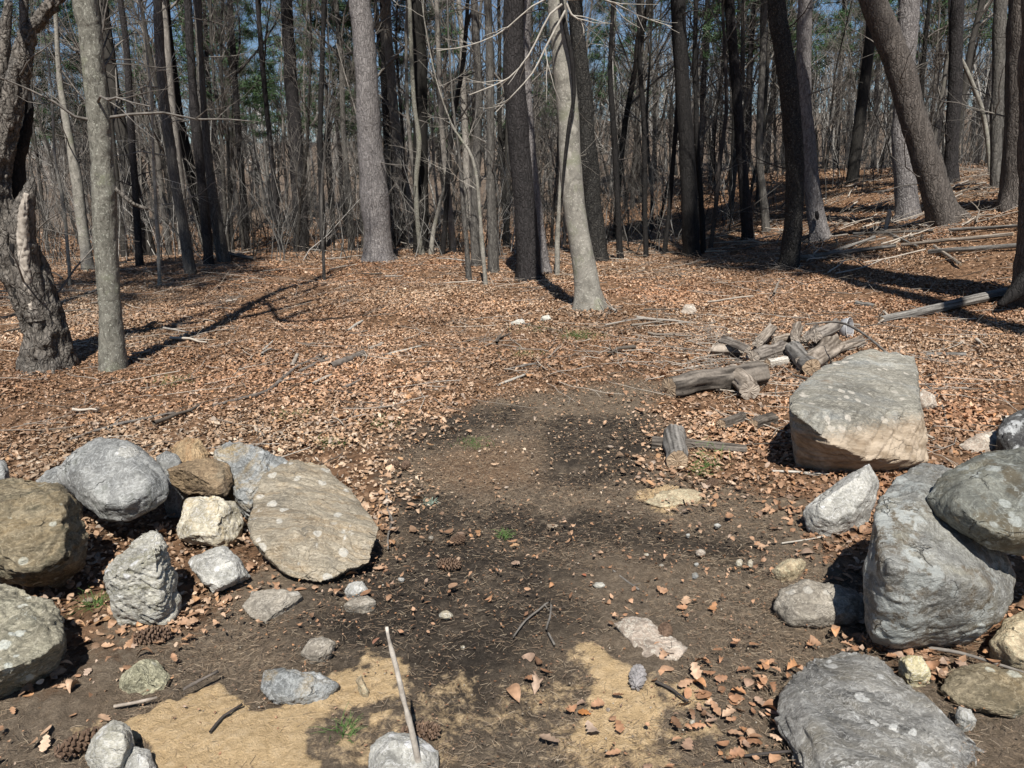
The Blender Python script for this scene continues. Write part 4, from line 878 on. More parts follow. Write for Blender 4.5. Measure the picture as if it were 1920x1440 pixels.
def proto_pine(seed, H, r0, z0):
    g = np.random.default_rng(seed); z = np.linspace(-0.3, H, 12)
    sp = np.stack([g.normal(size=12) * .04, g.normal(size=12) * .04, z, r0 * np.linspace(1, .12, 12)], 1)
    st = MB(); st.add(*tubes(sp[None, :, :3], sp[None, :, 3], 10))
    (P, r), (c1, r1), (nv, nf) = pine_crown(spline(sp, .3), g, z0, H, 2.6, 15, 5, 8, .26, .012)
    br = MB(); br.add(*tubes(P, r, 4)); br.add(*tubes(c1, r1, 3))
    d = np.random.default_rng(seed + 1); dead = [] ; dr = []
    for i in range(16):
        zz = d.uniform(1.2, z0); a = d.uniform(0, 6.28); L = d.uniform(.5, 1.6)
        dead.append([[math.cos(a) * L * u, math.sin(a) * L * u, zz + .05 * L * u] for u in np.linspace(0, 1, 4)]); dr.append(np.linspace(.014, .004, 4))
    a2, r2 = grow(np.array(dead), np.array(dr), 4, (.3, .95), (.2, .6), (.4, .9), 0, .15, d, 4, .6, 1, .004)
    br.add(*tubes(np.array(dead), np.array(dr), 4)); br.add(*tubes(a2, r2, 3))
    return st.get('trunk', M['pine_dark']), br.get('branches', M['twig_dark']), mesh('crown', nv, nf, M['needles'])

KINDS = [('bare_tree', 'slender bare tree with upswept twigs among the crowded woods', 'slender bare trees in the woods', proto_bare(201, 11, .085, 22, .22, 6)),
         ('bare_tree', 'slender bare tree with upswept twigs among the crowded woods', 'slender bare trees in the woods', proto_bare(202, 13, .10, 20, .28, 6)),
         ('bare_tree', 'slender bare tree with upswept twigs among the crowded woods', 'slender bare trees in the woods', proto_bare(203, 10, .07, 24, .18, 6, lean=.12)),
         ('sturdy_tree', 'sturdy bare tree with a few high limbs deep in the woods', 'sturdy bare trees in the woods', proto_bare(204, 15, .16, 18, .34, 7)),
         ('spindly_tree', 'spindly leaning bare tree thick with fine twigs in the woods', 'spindly young trees in the woods', proto_bare(205, 7, .045, 26, .14, 6, lean=.18)),
         ('spindly_tree', 'spindly leaning bare tree thick with fine twigs in the woods', 'spindly young trees in the woods', proto_bare(206, 6, .04, 24, .12, 6, lean=.22)),
         ('evergreen_tree', 'dark green pine with high needled crown in the woods behind', 'evergreen pines in the woods', proto_pine(207, 16, .15, 6.0)),
         ('evergreen_tree', 'dark green pine with high needled crown in the woods behind', 'evergreen pines in the woods', proto_pine(208, 14, .13, 4.6))]
g = np.random.default_rng(99); placed = []
def place(kind, x, y, sc, rz):
    nm, lb, gr, (a, b, c) = KINDS[kind]
    z = float(ground_h(np.array([x]), np.array([y]))[0]); t = empty(nm, (x, y, z)); t.rotation_euler = (g.normal() * .02, g.normal() * .02 - .02, rz); t.scale = (sc, sc, sc)
    tag(t, lb, 'tree', gr); obj('trunk', a, t); obj('branches' if c else 'crown', b, t)
    if c: obj('crown', c, t)
while len(placed) < 200:
    y = 18.5 + 40 * g.random() ** 1.25; x = y * g.uniform(-.74, .74)
    if x > 0.28 * y and y < 21: continue
    if any((x - a) ** 2 + (y - b) ** 2 < 0.55 for a, b in placed): continue
    placed.append((x, y)); place(int(g.choice([0, 1, 2, 3, 4, 5], p=[.2, .16, .16, .12, .18, .18])), x, y, g.uniform(.8, 1.25), g.uniform(0, 6.28))
for px, y, k in [(30, 34, 6), (130, 40, 7), (225, 46, 6), (400, 33, 7), (450, 42, 6), (640, 38, 7), (745, 31, 6), (835, 44, 7), (1010, 47, 6), (1150, 50, 7), (1310, 36, 6), (1395, 30, 7), (1440, 44, 6), (1565, 38, 7), (1640, 45, 6), (1760, 32, 7), (1830, 40, 6), (560, 48, 6)]:
    d = ray(px, 300); place(k, d[0] / d[1] * y, y, g.uniform(.85, 1.15), g.uniform(0, 6.28))

# --- far woods and brush: reads as one mass of stems and twigs
def mass(name, label, n, yr, hr, rr, nb, seed, mat, twl, xr=.8, bend=.08, pw=1.0, keep=None):
    g = np.random.default_rng(seed); y = yr[0] + (yr[1] - yr[0]) * g.random(n) ** pw; x = y * g.uniform(-xr, xr, n)
    if keep is not None: q = keep(x, y); x, y = x[q], y[q]; n = len(x)
    z = ground_h(x, y); H = g.uniform(hr[0], hr[1], n); k = 6
    P = np.zeros((n, k, 3)); P[:, 0] = np.stack([x, y, z - .2], 1); d = unit(np.stack([g.normal(size=n) * bend * 1.5, g.normal(size=n) * bend, np.ones(n)], 1))
    for i in range(1, k):
        d = unit(d + g.normal(size=(n, 3)) * bend); P[:, i] = P[:, i - 1] + d * (H / (k - 1))[:, None]
    r0 = g.uniform(rr[0], rr[1], n); Rr = r0[:, None] * np.linspace(1, .3, k)[None]
    mb = MB(); tone = (.13 + 2.1 * g.random(n) ** 3.4)[:, None]
    warm = np.array([[.172, .164, .152]])
    def put(P_, R_, kk, idx, lift):
        v, f = tubes(P_, R_, kk); c = np.repeat(warm * tone[idx] * lift, len(v) // len(P_), 0); mb.add(v, f, c)
    put(P, Rr, 4, np.arange(n), 1.0)
    a, ra = grow(P, Rr, nb, (.2, .98), twl, (.4, 1.0), .10, .16, g, 5, .5, 1, rr[0] * .22); ia = np.repeat(np.arange(n), nb); put(a, ra, 3, ia, 1.15)
    a2, r2 = grow(a, ra, 3, (.2, .98), (twl[0] * .45, twl[1] * .45), (.4, 1.0), .06, .18, g, 4, .7, 1, rr[0] * .16); put(a2, r2, 3, np.repeat(ia, 3), 1.3)
    tag(obj(name, mb.get(name, M[mat])), label, 'woods', kind='stuff')
M['mass'] = tinted('mixed_twigs', 0.85, 0.15, 0.0)
mass('far_woods', 'hazy mass of bare stems and twigs far behind', 900, (46, 125), (6, 11.5), (.06, .15), 12, 301, 'mass', (1.2, 3.2))
mass('undergrowth', 'tangle of thin bare brush under the trees', 1700, (17.5, 50), (1.0, 3.6), (.007, .016), 6, 302, 'mass', (.4, 1.3), bend=.16, pw=1.5, keep=lambda x, y: ~((x > .2 * y) & (y < 19)))

# ------------------------------------------------------------------ litter
PAL = np.array([(.385, .245, .155), (.45, .31, .21), (.335, .195, .115), (.235, .135, .08), (.54, .41, .30), (.34, .265, .21), (.40, .22, .11), (.26, .19, .145), (.14, .088, .055)])
PW = np.array([.24, .16, .21, .15, .045, .06, .06, .05, .08])
PROF = {9: np.array([[.02, .38, .66, .46, .92, .62, .98, .58, .03], [.02, .45, .72, .88, .98, .92, .78, .5, .03], [.03, .6, .42, .85, .55, 1.0, .62, .55, .03]]), 7: np.array([[.02, .55, .35, .9, .5, .75, .03], [.02, .45, .8, .95, .85, .5, .02], [.03, .7, .4, 1.0, .6, .35, .02]]), 5: np.array([[.03, .7, .5, .9, .04], [.03, .6, .95, .6, .03], [.05, .85, .45, .8, .03]]), 4: np.array([[.08, .8, .9, .05], [.05, .95, .6, .05], [.1, .6, 1.0, .08]])}
def leaves(x, y, g, m=7, size=(.05, .10), lift=.03, tilt=.42, curl=.35, pal=PAL, pw=PW, z=None, bright=1.0):
    N = len(x); prof = PROF[m][g.integers(0, 3, N)]
    L = g.uniform(size[0], size[1], N); Wd = L * g.uniform(.26, .40, N)
    s = np.linspace(-.5, .5, m)[None] * np.ones((N, 1)); w = prof * Wd[:, None]
    c = g.normal(0, curl, N)[:, None]; fo = g.normal(.2, .55, N)[:, None]
    mid = np.stack([s * L[:, None], np.zeros((N, m)), c * (s ** 2) * L[:, None] * 2], -1)
    skew = np.array([1.0, .86])
    lf = mid + np.stack([np.zeros((N, m)), w, fo * w], -1); rg = mid + np.stack([np.zeros((N, m)), -w * .9, fo * w * g.uniform(-.3, 1.2, N)[:, None]], -1)
    V = np.stack([lf, mid, rg], 2)                      # N,m,3,3
    yaw = g.uniform(0, 6.283, N); tx, ty = g.normal(0, tilt, N), g.normal(0, tilt, N)
    def rot(V, ax, a):
        i, j = [(1, 2), (2, 0), (0, 1)][ax]; ca, sa = np.cos(a)[:, None, None], np.sin(a)[:, None, None]
        o = V.copy(); o[..., i] = V[..., i] * ca - V[..., j] * sa; o[..., j] = V[..., i] * sa + V[..., j] * ca; return o
    V = rot(rot(rot(V, 0, tx), 1, ty), 2, yaw)
    zz = (ground_h(x, y) if z is None else z) + g.uniform(0.004, lift, N)
    low = V[..., 2].reshape(N, -1).min(1); zz = zz - np.minimum(low, 0) * 0.55
    V = V + np.stack([x, y, zz], 1)[:, None, None]
    b = (np.arange(N) * m * 3)[:, None, None] + (np.arange(m - 1) * 3)[None, :, None] + np.arange(2)[None, None]
    Fq = np.stack([b, b + 1, b + 4, b + 3], -1).reshape(-1, 4)
    col = pal[g.choice(len(pal), N, p=pw / pw.sum())]; col = (col * .85 + pal[0] * .15) * g.uniform(.76, 1.16, N)[:, None] * bright * (1 + .26 * fbm(np.stack([x * .9, y * .9, 0 * x], 1), 4, 61))[:, None]; col = col * (1 + fbm(np.stack([x * .45, y * .45, 0 * x + 4], 1), 2, 62)[:, None] * np.array([[.04, -.06, -.12]]))
    return V.reshape(-1, 3), Fq, np.repeat(col, m * 3, 0)

def scatter(n, y0, y1, g, xr=.75, off=.4):
    y = np.sqrt(g.uniform(y0 ** 2, y1 ** 2, n)); x = y * g.uniform(-xr, xr, n) + g.normal(0, off, n); return x, y

def litter():
    g = np.random.default_rng(5); mb = MB()
    x, y = scatter(185000, 2.0, 13, g); d, s, m, q = masks(x, y)
    clump = fbm(np.stack([x * 1.3, y * 1.3, 0 * x], 1), 3, 77)
    p = np.clip(1 - d * 1.0, 0, 1) * np.clip(.72 + clump * .75, .08, 1) + (0.003 + 0.010 * (clump > 0.3)) * d * (y > 2.6)
    k = g.random(len(x)) < p; x, y = x[k], y[k]; k = (y < 7); mb.add(*leaves(x[k], y[k], g, 9, (.018, .060), .018, .19, .45)); mb.add(*leaves(x[~k], y[~k], g, 5, (.02, .06), .018, .20, .4))
    x, y = scatter(125000, 12.5, 27, g); mb.add(*leaves(x, y, g, 4, (.035, .075), .018, .16))
    x, y = scatter(70000, 2.5, 8.5, g); d, s, m, q = masks(x, y); k = g.random(len(x)) < np.clip(1.15 - d, 0, 1); mb.add(*leaves(x[k], y[k], g, 4, (.008, .03), .026, .35, .4))
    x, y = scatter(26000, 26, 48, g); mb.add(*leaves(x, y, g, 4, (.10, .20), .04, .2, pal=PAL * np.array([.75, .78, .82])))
    for (cx, cy, n, sp) in [(1330, 1290, 40, .13), (1420, 1300, 30, .10), (1350, 1340, 30, .10), (1000, 1290, 7, .06), (1240, 1400, 10, .12), (240, 1010, 14, .08), (440, 1000, 26, .08), (470, 960, 18, .06), (330, 1000, 16, .06), (1560, 1000, 18, .10), (1640, 985, 16, .05), (930, 1030, 6, .08),
                            (190, 1160, 6, .05), (400, 1120, 8, .06), (1400, 850, 50, .25), (1310, 790, 50, .22), (1300, 1150, 5, .1), (1700, 1215, 12, .08), (1620, 870, 14, .05), (1860, 1200, 10, .05), (60, 1400, 8, .08), (830, 1010, 5, .06), (1440, 1370, 12, .07), (120, 1130, 8, .06)]:
        P = gp(cx, cy); xx, yy = P[0] + g.normal(0, sp * 1.25, int(n * 1.1)), P[1] + g.normal(0, sp * 1.25, int(n * 1.1)); mb.add(*leaves(xx, yy, g, 9, (.018, .06), .015, .2, .3))
    tag(obj('leaf_litter', mb.get('leaf_litter', M['leaf'])), 'dry brown fallen leaves carpeting the ground', 'leaves', kind='stuff')
    # crumbs of leaf in the dirt
    mb = MB(); x, y = scatter(14000, 1.6, 6, g, .7); d, s, m, q = masks(x, y); k = (d > .25) & (g.random(len(x)) < .8 - .45 * s)
    mb.add(*leaves(x[k], y[k], g, 4, (.004, .014), .004, .18, bright=.8)); x, y = scatter(7000, 3.6, 7.5, g, .5); d, s, m, q = masks(x, y); k = (d > .1) & (g.random(len(x)) < 1.0 - d * .97); mb.add(*leaves(x[k], y[k], g, 4, (.008, .03), .008, .16))
    tag(obj('leaf_crumbs', mb.get('leaf_crumbs', M['leaf'])), 'crumbled leaf scraps over the bare dirt', 'leaf scraps', kind='stuff')
    # pine needles
    n = 210000; x, y = scatter(n, 1.6, 6.6, g, .70); d, s, m, q = masks(x, y); k = (d > .12) & (g.random(n) < (.75 + .25 * q - .62 * s - .35 * m)); x, y = x[k], y[k]; n = len(x)
    a = g.uniform(0, 6.283, n); L = g.uniform(.008, .036, n); c = g.normal(0, .12, n); z = ground_h(x, y) - .008 + g.uniform(0, .014, n); w = .00065
    P = np.zeros((n, 3, 3)); dx, dy = np.cos(a), np.sin(a)
    for i, t in enumerate((-.5, 0, .5)):
        P[:, i, 0] = x + dx * L * t - dy * c * L * (t * t); P[:, i, 1] = y + dy * L * t + dx * c * L * t * t; P[:, i, 2] = z + g.normal(0, .0012, n)
    V, Fq = tubes(P, np.full((n, 3), w), 3)
    col = np.array([(.30, .215, .14), (.23, .165, .115), (.40, .32, .23), (.12, .095, .075)])[g.integers(0, 4, n)] * g.uniform(.7, 1.2, n)[:, None]
    tag(obj('pine_needles', mesh('pine_needles', V, Fq, M['needle_litter'], True, np.repeat(col, 9, 0))), 'fallen pine needles strewn over the dirt path', 'needles', kind='stuff')
    # grit
    n = 9000; x, y = scatter(n, 1.6, 6.0, g, .7); d, s, m, q = masks(x, y); k = d > .3; x, y = x[k], y[k]; n = len(x)
    r = .0012 + .0045 * g.random(n) ** 6; base = np.array([(1, 0, 0), (-1, 0, 0), (0, 1, 0), (0, -1, 0), (0, 0, 1), (0, 0, -1)], float)
    V = base[None] * (r[:, None, None] * g.uniform(.6, 1.3, (n, 6, 1))) + np.stack([x, y, ground_h(x, y) - .006 + r * .6], 1)[:, None]
    fo = np.array([(0, 2, 4), (2, 1, 4), (1, 3, 4), (3, 0, 4), (2, 0, 5), (1, 2, 5), (3, 1, 5), (0, 3, 5)])
    col = np.array([(.30, .25, .19), (.22, .18, .135), (.42, .38, .32), (.12, .095, .075)])[g.integers(0, 4, n)] * g.uniform(.7, 1.2, n)[:, None]
    tag(obj('gravel', mesh('gravel', V.reshape(-1, 3), (fo[None] + (np.arange(n) * 6)[:, None, None]).reshape(-1, 3), M['pebble'], True, np.repeat(col, 6, 0))), 'fine grit scattered through the soil', 'grit', kind='stuff')
litter()

def twig_litter():
    g = np.random.default_rng(15)
    x1, y1 = scatter(1500, 9, 22, g); x2, y2 = scatter(420, 4.2, 9, g); q = g.random(500); x3 = 5 + 6 * g.random(500); y3 = 12.5 + 5 * g.random(500)
    x4 = 2.0 + g.normal(0, .5, 160); y4 = 6.6 + g.normal(0, .75, 160); x = np.concatenate([x1, x2, x3, x4]); y = np.concatenate([y1, y2, y3, y4]); d, s, m, q = masks(x, y); k = d < .4; x, y = x[k], y[k]; n = len(x)
    a = g.uniform(0, 6.283, n); L = g.uniform(.15, .7, n) * (1 + .5 * (y > 11)); P = np.zeros((n, 5, 3)); ri = np.where(g.random(n) < np.where((x > 4) & (y > 11), .22, .06), .016, .0035) * g.uniform(.7, 1.3, n)
    px_, py_ = x.copy(), y.copy(); tilt = np.abs(g.normal(0, .12, n)) * (y > 9)
    for i in range(5):
        P[:, i, 0] = px_; P[:, i, 1] = py_; P[:, i, 2] = ground_h(px_, py_) + .022 + ri + tilt * L * i / 4 + g.uniform(0, .015, n)
        a = a + g.normal(0, .18, n); px_ = px_ + np.cos(a) * L / 4; py_ = py_ + np.sin(a) * L / 4
    Rr = ri[:, None] * np.linspace(1, .5, 5)[None]; mb = MB(); col = np.array([(.30, .27, .235), (.20, .17, .14), (.42, .37, .31), (.10, .085, .07)])[g.integers(0, 4, n)]
    def put(P_, R_, kk, c): v, f = tubes(P_, R_, kk); mb.add(v, f, np.repeat(c, len(v) // len(P_), 0))
    put(P, Rr, 5, col); b, rb = grow(P, Rr, 2, (.3, .95), (.08, .3), (.4, 1.0), 0, .15, g, 4, .6, 1, .002); put(b, rb, 3, np.repeat(col, 2, 0))
    tag(obj('twig_litter', mb.get('twig_litter', M['needle_litter'])), 'dropped twigs lying among the fallen leaves', 'twigs', kind='stuff')
twig_litter()

# single big leaves that stand out
def leaf_thing(px, py, L, label, pal, seed, z=None, Y=None):
    g = np.random.default_rng(seed); P = gp(px, py) if Y is None else at(px, py, Y)
    V, Fq, col = leaves(np.array([P[0]]), np.array([P[1]]), g, 9, (L * .62, L * .62), .008, .08, .35, np.array([pal]), np.array([1.0]), None if z is None else np.array([P[2] + z]))
    o = obj('dead_leaf', mesh('dead_leaf', V - P, Fq, M['leaf'], True, col), None, P); tag(o, label, 'leaf', 'large fallen leaves on the path')
leaf_thing(962, 1302, .13, 'broad tan leaf, left of a pair near the dark soil edge', (.42, .28, .18), 1)
leaf_thing(1010, 1288, .11, 'pale curled leaf, right of a pair near the dark soil edge', (.56, .44, .34), 2)
leaf_thing(1096, 1338, .07, 'rust brown upright leaf on the right sand patch', (.40, .19, .07), 3)
leaf_thing(1110, 1372, .10, 'pale grey leaf at the foot of the right sand patch', (.46, .38, .31), 4)
leaf_thing(1030, 1392, .11, 'drab flat leaf below the broad tan pair', (.34, .27, .21), 5)
leaf_thing(706, 1205, .07, 'dull red brown leaf left of the stick tip', (.24, .13, .09), 6)
leaf_thing(912, 1264, .05, 'small pale pointed leaf left of the tan pair', (.52, .38, .28), 7)
leaf_thing(1036, 988, .09, 'grey brown narrow leaf in the middle of the path', (.30, .24, .18), 8)
leaf_thing(1095, 1082, .04, 'small reddish leaf by the white stone', (.42, .17, .10), 9)
leaf_thing(1285, 1130, .10, 'pale tan leaf at the right of the path', (.50, .36, .25), 10)
leaf_thing(965, 1025, .08, 'tan leaf among scraps above the middle cone', (.50, .33, .19), 11)

# ------------------------------------------------------------------ sticks, twigs, logs
def stick(label, pts, mat, seed, name='twig', sub=3, lift=.012, cat='twig', group=None, free=None, k=6, amp=.0):
    """pts: pixels with width, lying on the ground unless free gives a distance for each"""
    rows = []
    for i, (px, py, w) in enumerate(pts):
        P = gp(px, py) if free is None else at(px, py, free[i]); r = pxw(w, P) / 2
        if free is None: P = P + np.array([0, 0, r * .6 + lift])
        rows.append([*P, r])
    rows = np.array(rows); org = rows[0, :3].copy(); rows[:, :3] -= org
    g = np.random.default_rng(seed); mb = MB()
    sp = spline(rows, .03); V, Fq, top = trunk_geo(sp, k, max(rows[:, 3].max() * .18, .0006), seed, .5, 30)
    mb.add(V, Fq); mb.add(V[:0], top - mb.n + 0 * top) if False else None
    mb.f.setdefault(3, []).append(top)
    if sub:
        s, L = resample(sp, 8); a, ra = grow(s[None, :, :3], s[None, :, 3], sub, (.3, .95), (L * .15, L * .35), (.4, .9), 0, .15, g, 4, .6, .02, .0015); a[:, :, 2] = a[:, :1, 2] + (a[:, :, 2] - a[:, :1, 2]) * .3; mb.add(*tubes(a, ra, 4))
    return tag(obj(name, mb.get(name, M[mat]), None, org), label, cat, group)
M['stick'] = simple('peeled_stick', (0.24, 0.21, 0.18), (0.62, 0.57, 0.50), 26, 0.7, 0.003)
b = gp(790, 1452)
stick('pale straight stick planted upright at the bottom of the path', [(792, 1465, 14), (779, 1400, 13), (760, 1325, 11.5), (742, 1250, 10), (730, 1200, 8.5), (725, 1176, 7)], 'stick', 1, 'planted_stick', 0, cat='stick', free=[b[1], b[1] - .02, b[1] - .035, b[1] - .045, b[1] - .05, b[1] - .05], k=10)
TW = [('bent forked twig standing out of the dark soil', [(963, 1200, 3), (985, 1170, 3), (1010, 1150, 3), (1032, 1134, 3), (1031, 1165, 2.4), (1025, 1185, 2.2), (1040, 1215, 2)], 'twig', 1),
      ('short grey twig right of the white stone', [(1150, 1076, 4), (1170, 1092, 4), (1198, 1112, 4)], 'twig', 1),
      ('crooked twig at the corner of the tan slab', [(725, 925, 5), (727, 960, 4), (735, 980, 4), (728, 1010, 4), (728, 1035, 3)], 'twig', 1),
      ('pale stick on the dirt beside the greenish boulder', [(345, 1300, 6), (375, 1284, 7), (410, 1266, 6)], 'old_wood', 0),
      ('short stick at the top of the left sand patch', [(215, 1332, 6), (255, 1325, 6), (296, 1315, 5)], 'split_wood', 0),
      ('thin twig lying across the left sand patch', [(395, 1380, 4), (420, 1350, 4), (455, 1328, 4)], 'twig_dark', 2),
      ('long bare twig at the foot of the big grey boulder', [(1740, 1222, 7), (1800, 1232, 7), (1860, 1250, 6), (1930, 1272, 5)], 'twig', 0),
      ('thin white twig in front of the huge slab', [(1448, 888, 4), (1500, 890, 4), (1560, 894, 3)], 'twig_pale', 2),
      ('thin twig near the two cream pebbles', [(1465, 1024, 3), (1520, 1016, 3), (1545, 1010, 2)], 'twig_pale', 0),
      ('dark twig beside the orange brown oval stone', [(1395, 1425, 5), (1440, 1420, 5), (1482, 1416, 4)], 'twig_dark', 0),
      ('dark twig curving over the right sand patch', [(1230, 1285, 4), (1260, 1300, 4), (1290, 1322, 3)], 'twig_dark', 2),
      ('pale peeled stick alone in the leaves at left', [(652, 624, 5), (666, 614, 6), (680, 605, 5)], 'twig_pale', 0),
      ('pale broken stick left of a heap of twigs', [(492, 660, 3), (505, 650, 4), (512, 642, 3)], 'twig_pale', 0),
      ('short pale upright stub in the twig heap', [(548, 692, 8), (553, 680, 8), (558, 670, 8)], 'split_wood', 0),
      ('pale stick right of the twig heap', [(692, 658, 6), (706, 654, 7), (718, 648, 7)], 'split_wood', 0),
      ('long thin stick right of the twig heap', [(725, 668, 4), (760, 660, 5), (790, 653, 5)], 'twig_pale', 0),
      ('pale stick below the twig heap', [(586, 723, 5), (606, 714, 6), (622, 707, 5)], 'split_wood', 0),
      ('grey stick right of and below the twig heap', [(642, 732, 5), (662, 724, 6), (680, 714, 5)], 'old_wood', 1),
      ('long grey branch running left from the twig heap', [(400, 765, 5), (450, 752, 6), (500, 738, 7), (535, 710, 7), (560, 690, 5), (600, 672, 5)], 'old_wood', 6),
      ('grey branch across the twig heap', [(560, 702, 7), (585, 690, 7), (612, 672, 6)], 'old_wood', 3),
      ('weathered board like branch in the twig heap', [(620, 692, 12), (650, 682, 14), (682, 668, 12)], 'old_wood', 0),
      ('dark fallen branch in leaves behind the left wall', [(130, 830, 5), (180, 812, 5), (240, 796, 6), (330, 778, 5)], 'twig', 5),
      ('thin stick in leaves beyond the dark soil', [(935, 725, 4), (960, 716, 5), (985, 706, 4)], 'twig_pale', 0),
      ('grey twig in the leaves left of the log pile', [(945, 698, 4), (980, 690, 5), (1010, 684, 4)], 'twig', 3),
      ('dark twig in the leaves left of the dark soil', [(590, 735, 4), (640, 738, 4), (690, 745, 3)], 'twig_dark', 3),
      ('thin pale twig beyond the thick log', [(1265, 700, 3), (1310, 690, 4), (1340, 686, 3)], 'twig_pale', 1),
      ('thin dark twig right of the huge slab', [(1720, 715, 4), (1752, 740, 4), (1768, 770, 4), (1775, 800, 3)], 'twig', 2)]
for i, (lb, p, mt, sb) in enumerate(TW): stick(lb, p, mt, 400 + i, sub=sb)
# arching twig over the slab
sl = gp(1640, 888)[1]
stick('arching twig bent across the top of the huge slab', [(1510, 608, 3), (1570, 604, 4), (1610, 620, 5), (1655, 655, 5), (1690, 690, 5), (1702, 700, 4)], 'twig', 450, sub=2, free=[sl + 2.4, sl + 2.2, sl + 1.75, sl + 1.1, sl + .85, sl + .78])

STREAK = {'split_wood': ((.10, .08, .062), (.38, .325, .27)), 'old_wood': ((.06, .05, .043), (.30, .265, .23)), 'greylog': ((.06, .055, .05), (.26, .245, .225)), 'logbark': ((.035, .03, .026), (.19, .165, .14)), 'twig_pale': ((.28, .25, .21), (.55, .52, .47))}
M['streak'] = tinted('streaked_wood', .85, .15, .6)
def log(label, a, b, w, mat, seed, end='end_grain', lift=0.0, name='log', cat='log', group=None, wb=None, ends=(1, 1), k=22, amp=.07, facets=0):
    """a log lying from pixel a to pixel b (points where it touches the ground)"""
    A, B = gp(*a), gp(*b); r = pxw(w, A) / 2; rb = pxw(wb or w, B) / 2
    A = A + np.array([0, 0, r * .8 + lift]); B = B + np.array([0, 0, rb * .8 + lift]); org = A.copy()
    k *= 2; n = max(14, int(np.linalg.norm(B - A) / .015)); t = np.linspace(0, 1, n)[:, None]
    sp = np.hstack([(B - A)[None] * t, r + (rb - r) * t]); g = np.random.default_rng(seed)
    sp[:, :3] += np.stack([fbm(np.hstack([t * 3, t * 0 + seed, t * 0 + i]), 2, seed) for i in range(3)], 1) * r * .12
    ax = unit(B - A); U = unit(np.cross(ax, [0, 0, 1.0])); Wv = np.cross(U, ax); an = np.arange(k) * 2 * math.pi / k
    ring = np.cos(an)[:, None] * U + np.sin(an)[:, None] * Wv
    if facets:
        ph = an + g.uniform(0, 6); seg = 2 * math.pi / facets
        ring = ring * (math.cos(seg / 2) / np.cos((ph % seg) - seg / 2) * 1.25)[:, None]
    V = sp[:, None, :3] + ring[None] * sp[:, 3][:, None, None]; q = V.reshape(-1, 3)
    al = q @ ax; co = (q - np.outer(al, ax)) / r * 2.2 + np.outer(al, ax) * 2.5
    V = V + ring[None] * (fbm(co + seed, 4, seed) * amp * r - np.clip(fbm((q - np.outer(al, ax)) / r * 4 + np.outer(al, ax) * 1.5 + seed, 2, seed + 8), 0, 1) * .16 * r).reshape(n, k)[..., None]
    bq = (np.arange(n - 1) * k)[:, None]; j = np.arange(k)[None]; jn = (j + 1) % k
    o = empty(name, org); tag(o, label, cat, group)
    st = fbm((q - np.outer(al, ax)) / r * 5 + np.outer(al, ax) * 3 + seed, 4, seed + 2); st = np.clip(.5 + st * .75, 0, 1)[:, None]
    c1, c2 = [np.array(c) for c in STREAK.get(mat, ((.06, .05, .043), (.24, .21, .185)))]
    obj('bark', mesh('bark', V.reshape(-1, 3), np.stack([bq + j, bq + jn, bq + k + jn, bq + k + j], -1).reshape(-1, 4), M['streak'], True, c1 * (1 - st) + c2 * st), o)
    for e, idx, s in ((ends[0], 0, -1), (ends[1], n - 1, 1)):
        if not e: continue
        rim = V[idx]; c = rim.mean(0); v = [c + ax * s * .004]; f = []
        for q_ in (.35, .7, 1.0): v += list(c + (rim - c) * q_ + ax * s * (.004 - .006 * q_) + ax * g.normal(0, .003, (k, 1)) * (q_ < 1))
        v = np.array(v); tri = np.stack([np.zeros(k, int), 1 + np.arange(k), 1 + (np.arange(k) + 1) % k], -1)
        qd = np.concatenate([np.stack([1 + m_ * k + np.arange(k), 1 + (m_ + 1) * k + np.arange(k), 1 + (m_ + 1) * k + (np.arange(k) + 1) % k, 1 + m_ * k + (np.arange(k) + 1) % k], -1) for m_ in (0, 1)])
        obj('cut_end', mesh('cut_end', v, [tri, qd], M[end], False), o)
    return o
M['logbark'] = bark('log_bark', (0.045, 0.038, 0.033), (0.19, 0.165, 0.14), (0.07, 0.06, 0.05), 0.05, zs=1.0, scale=16, bd=0.02)
M['greylog'] = bark('grey_log_bark', (0.075, 0.068, 0.062), (0.26, 0.245, 0.225), (0.12, 0.11, 0.10), 0.0, zs=1.0, scale=18, bd=0.015)
log('thick weathered log at the left of the wood pile', (1252, 745), (1425, 722), 44, 'logbark', 501, wb=50, amp=.16)
log('short split log end leaning on the thick weathered log', (1405, 752), (1372, 722), 38, 'split_wood', 502, 'split_wood', .03, amp=.10)
log('short round log with its sawn end facing out', (1272, 880), (1262, 832), 42, 'greylog', 503, amp=.06)
log('flat dark rotten branch behind the short round log', (1222, 838), (1400, 848), 24, 'logbark', 504, amp=.2, wb=18)
log('round grey log propped among the split wood', (1520, 708), (1488, 672), 34, 'greylog', 505, lift=.02, wb=32)
log('small white barked log piece in front of the split wood', (1438, 690), (1472, 684), 18, 'twig_pale', 506)
log('dark log chunk in leaves left of the huge slab', (1352, 805), (1392, 790), 22, 'logbark', 507, amp=.15)
log('dark log stub against the shadow of the huge slab', (1412, 805), (1450, 795), 24, 'logbark', 508, amp=.15)
log('grey driftwood like log lying right of the wood pile', (1652, 606), (1885, 556), 15, 'greylog', 509, wb=20, amp=.12)
log('short grey log end lying in leaves beyond the hoop', (1605, 573), (1640, 578), 10, 'greylog', 510)
log('broken pale log in the leaves right of the arching twig', (1735, 668), (1810, 668), 9, 'greylog', 511, amp=.2)
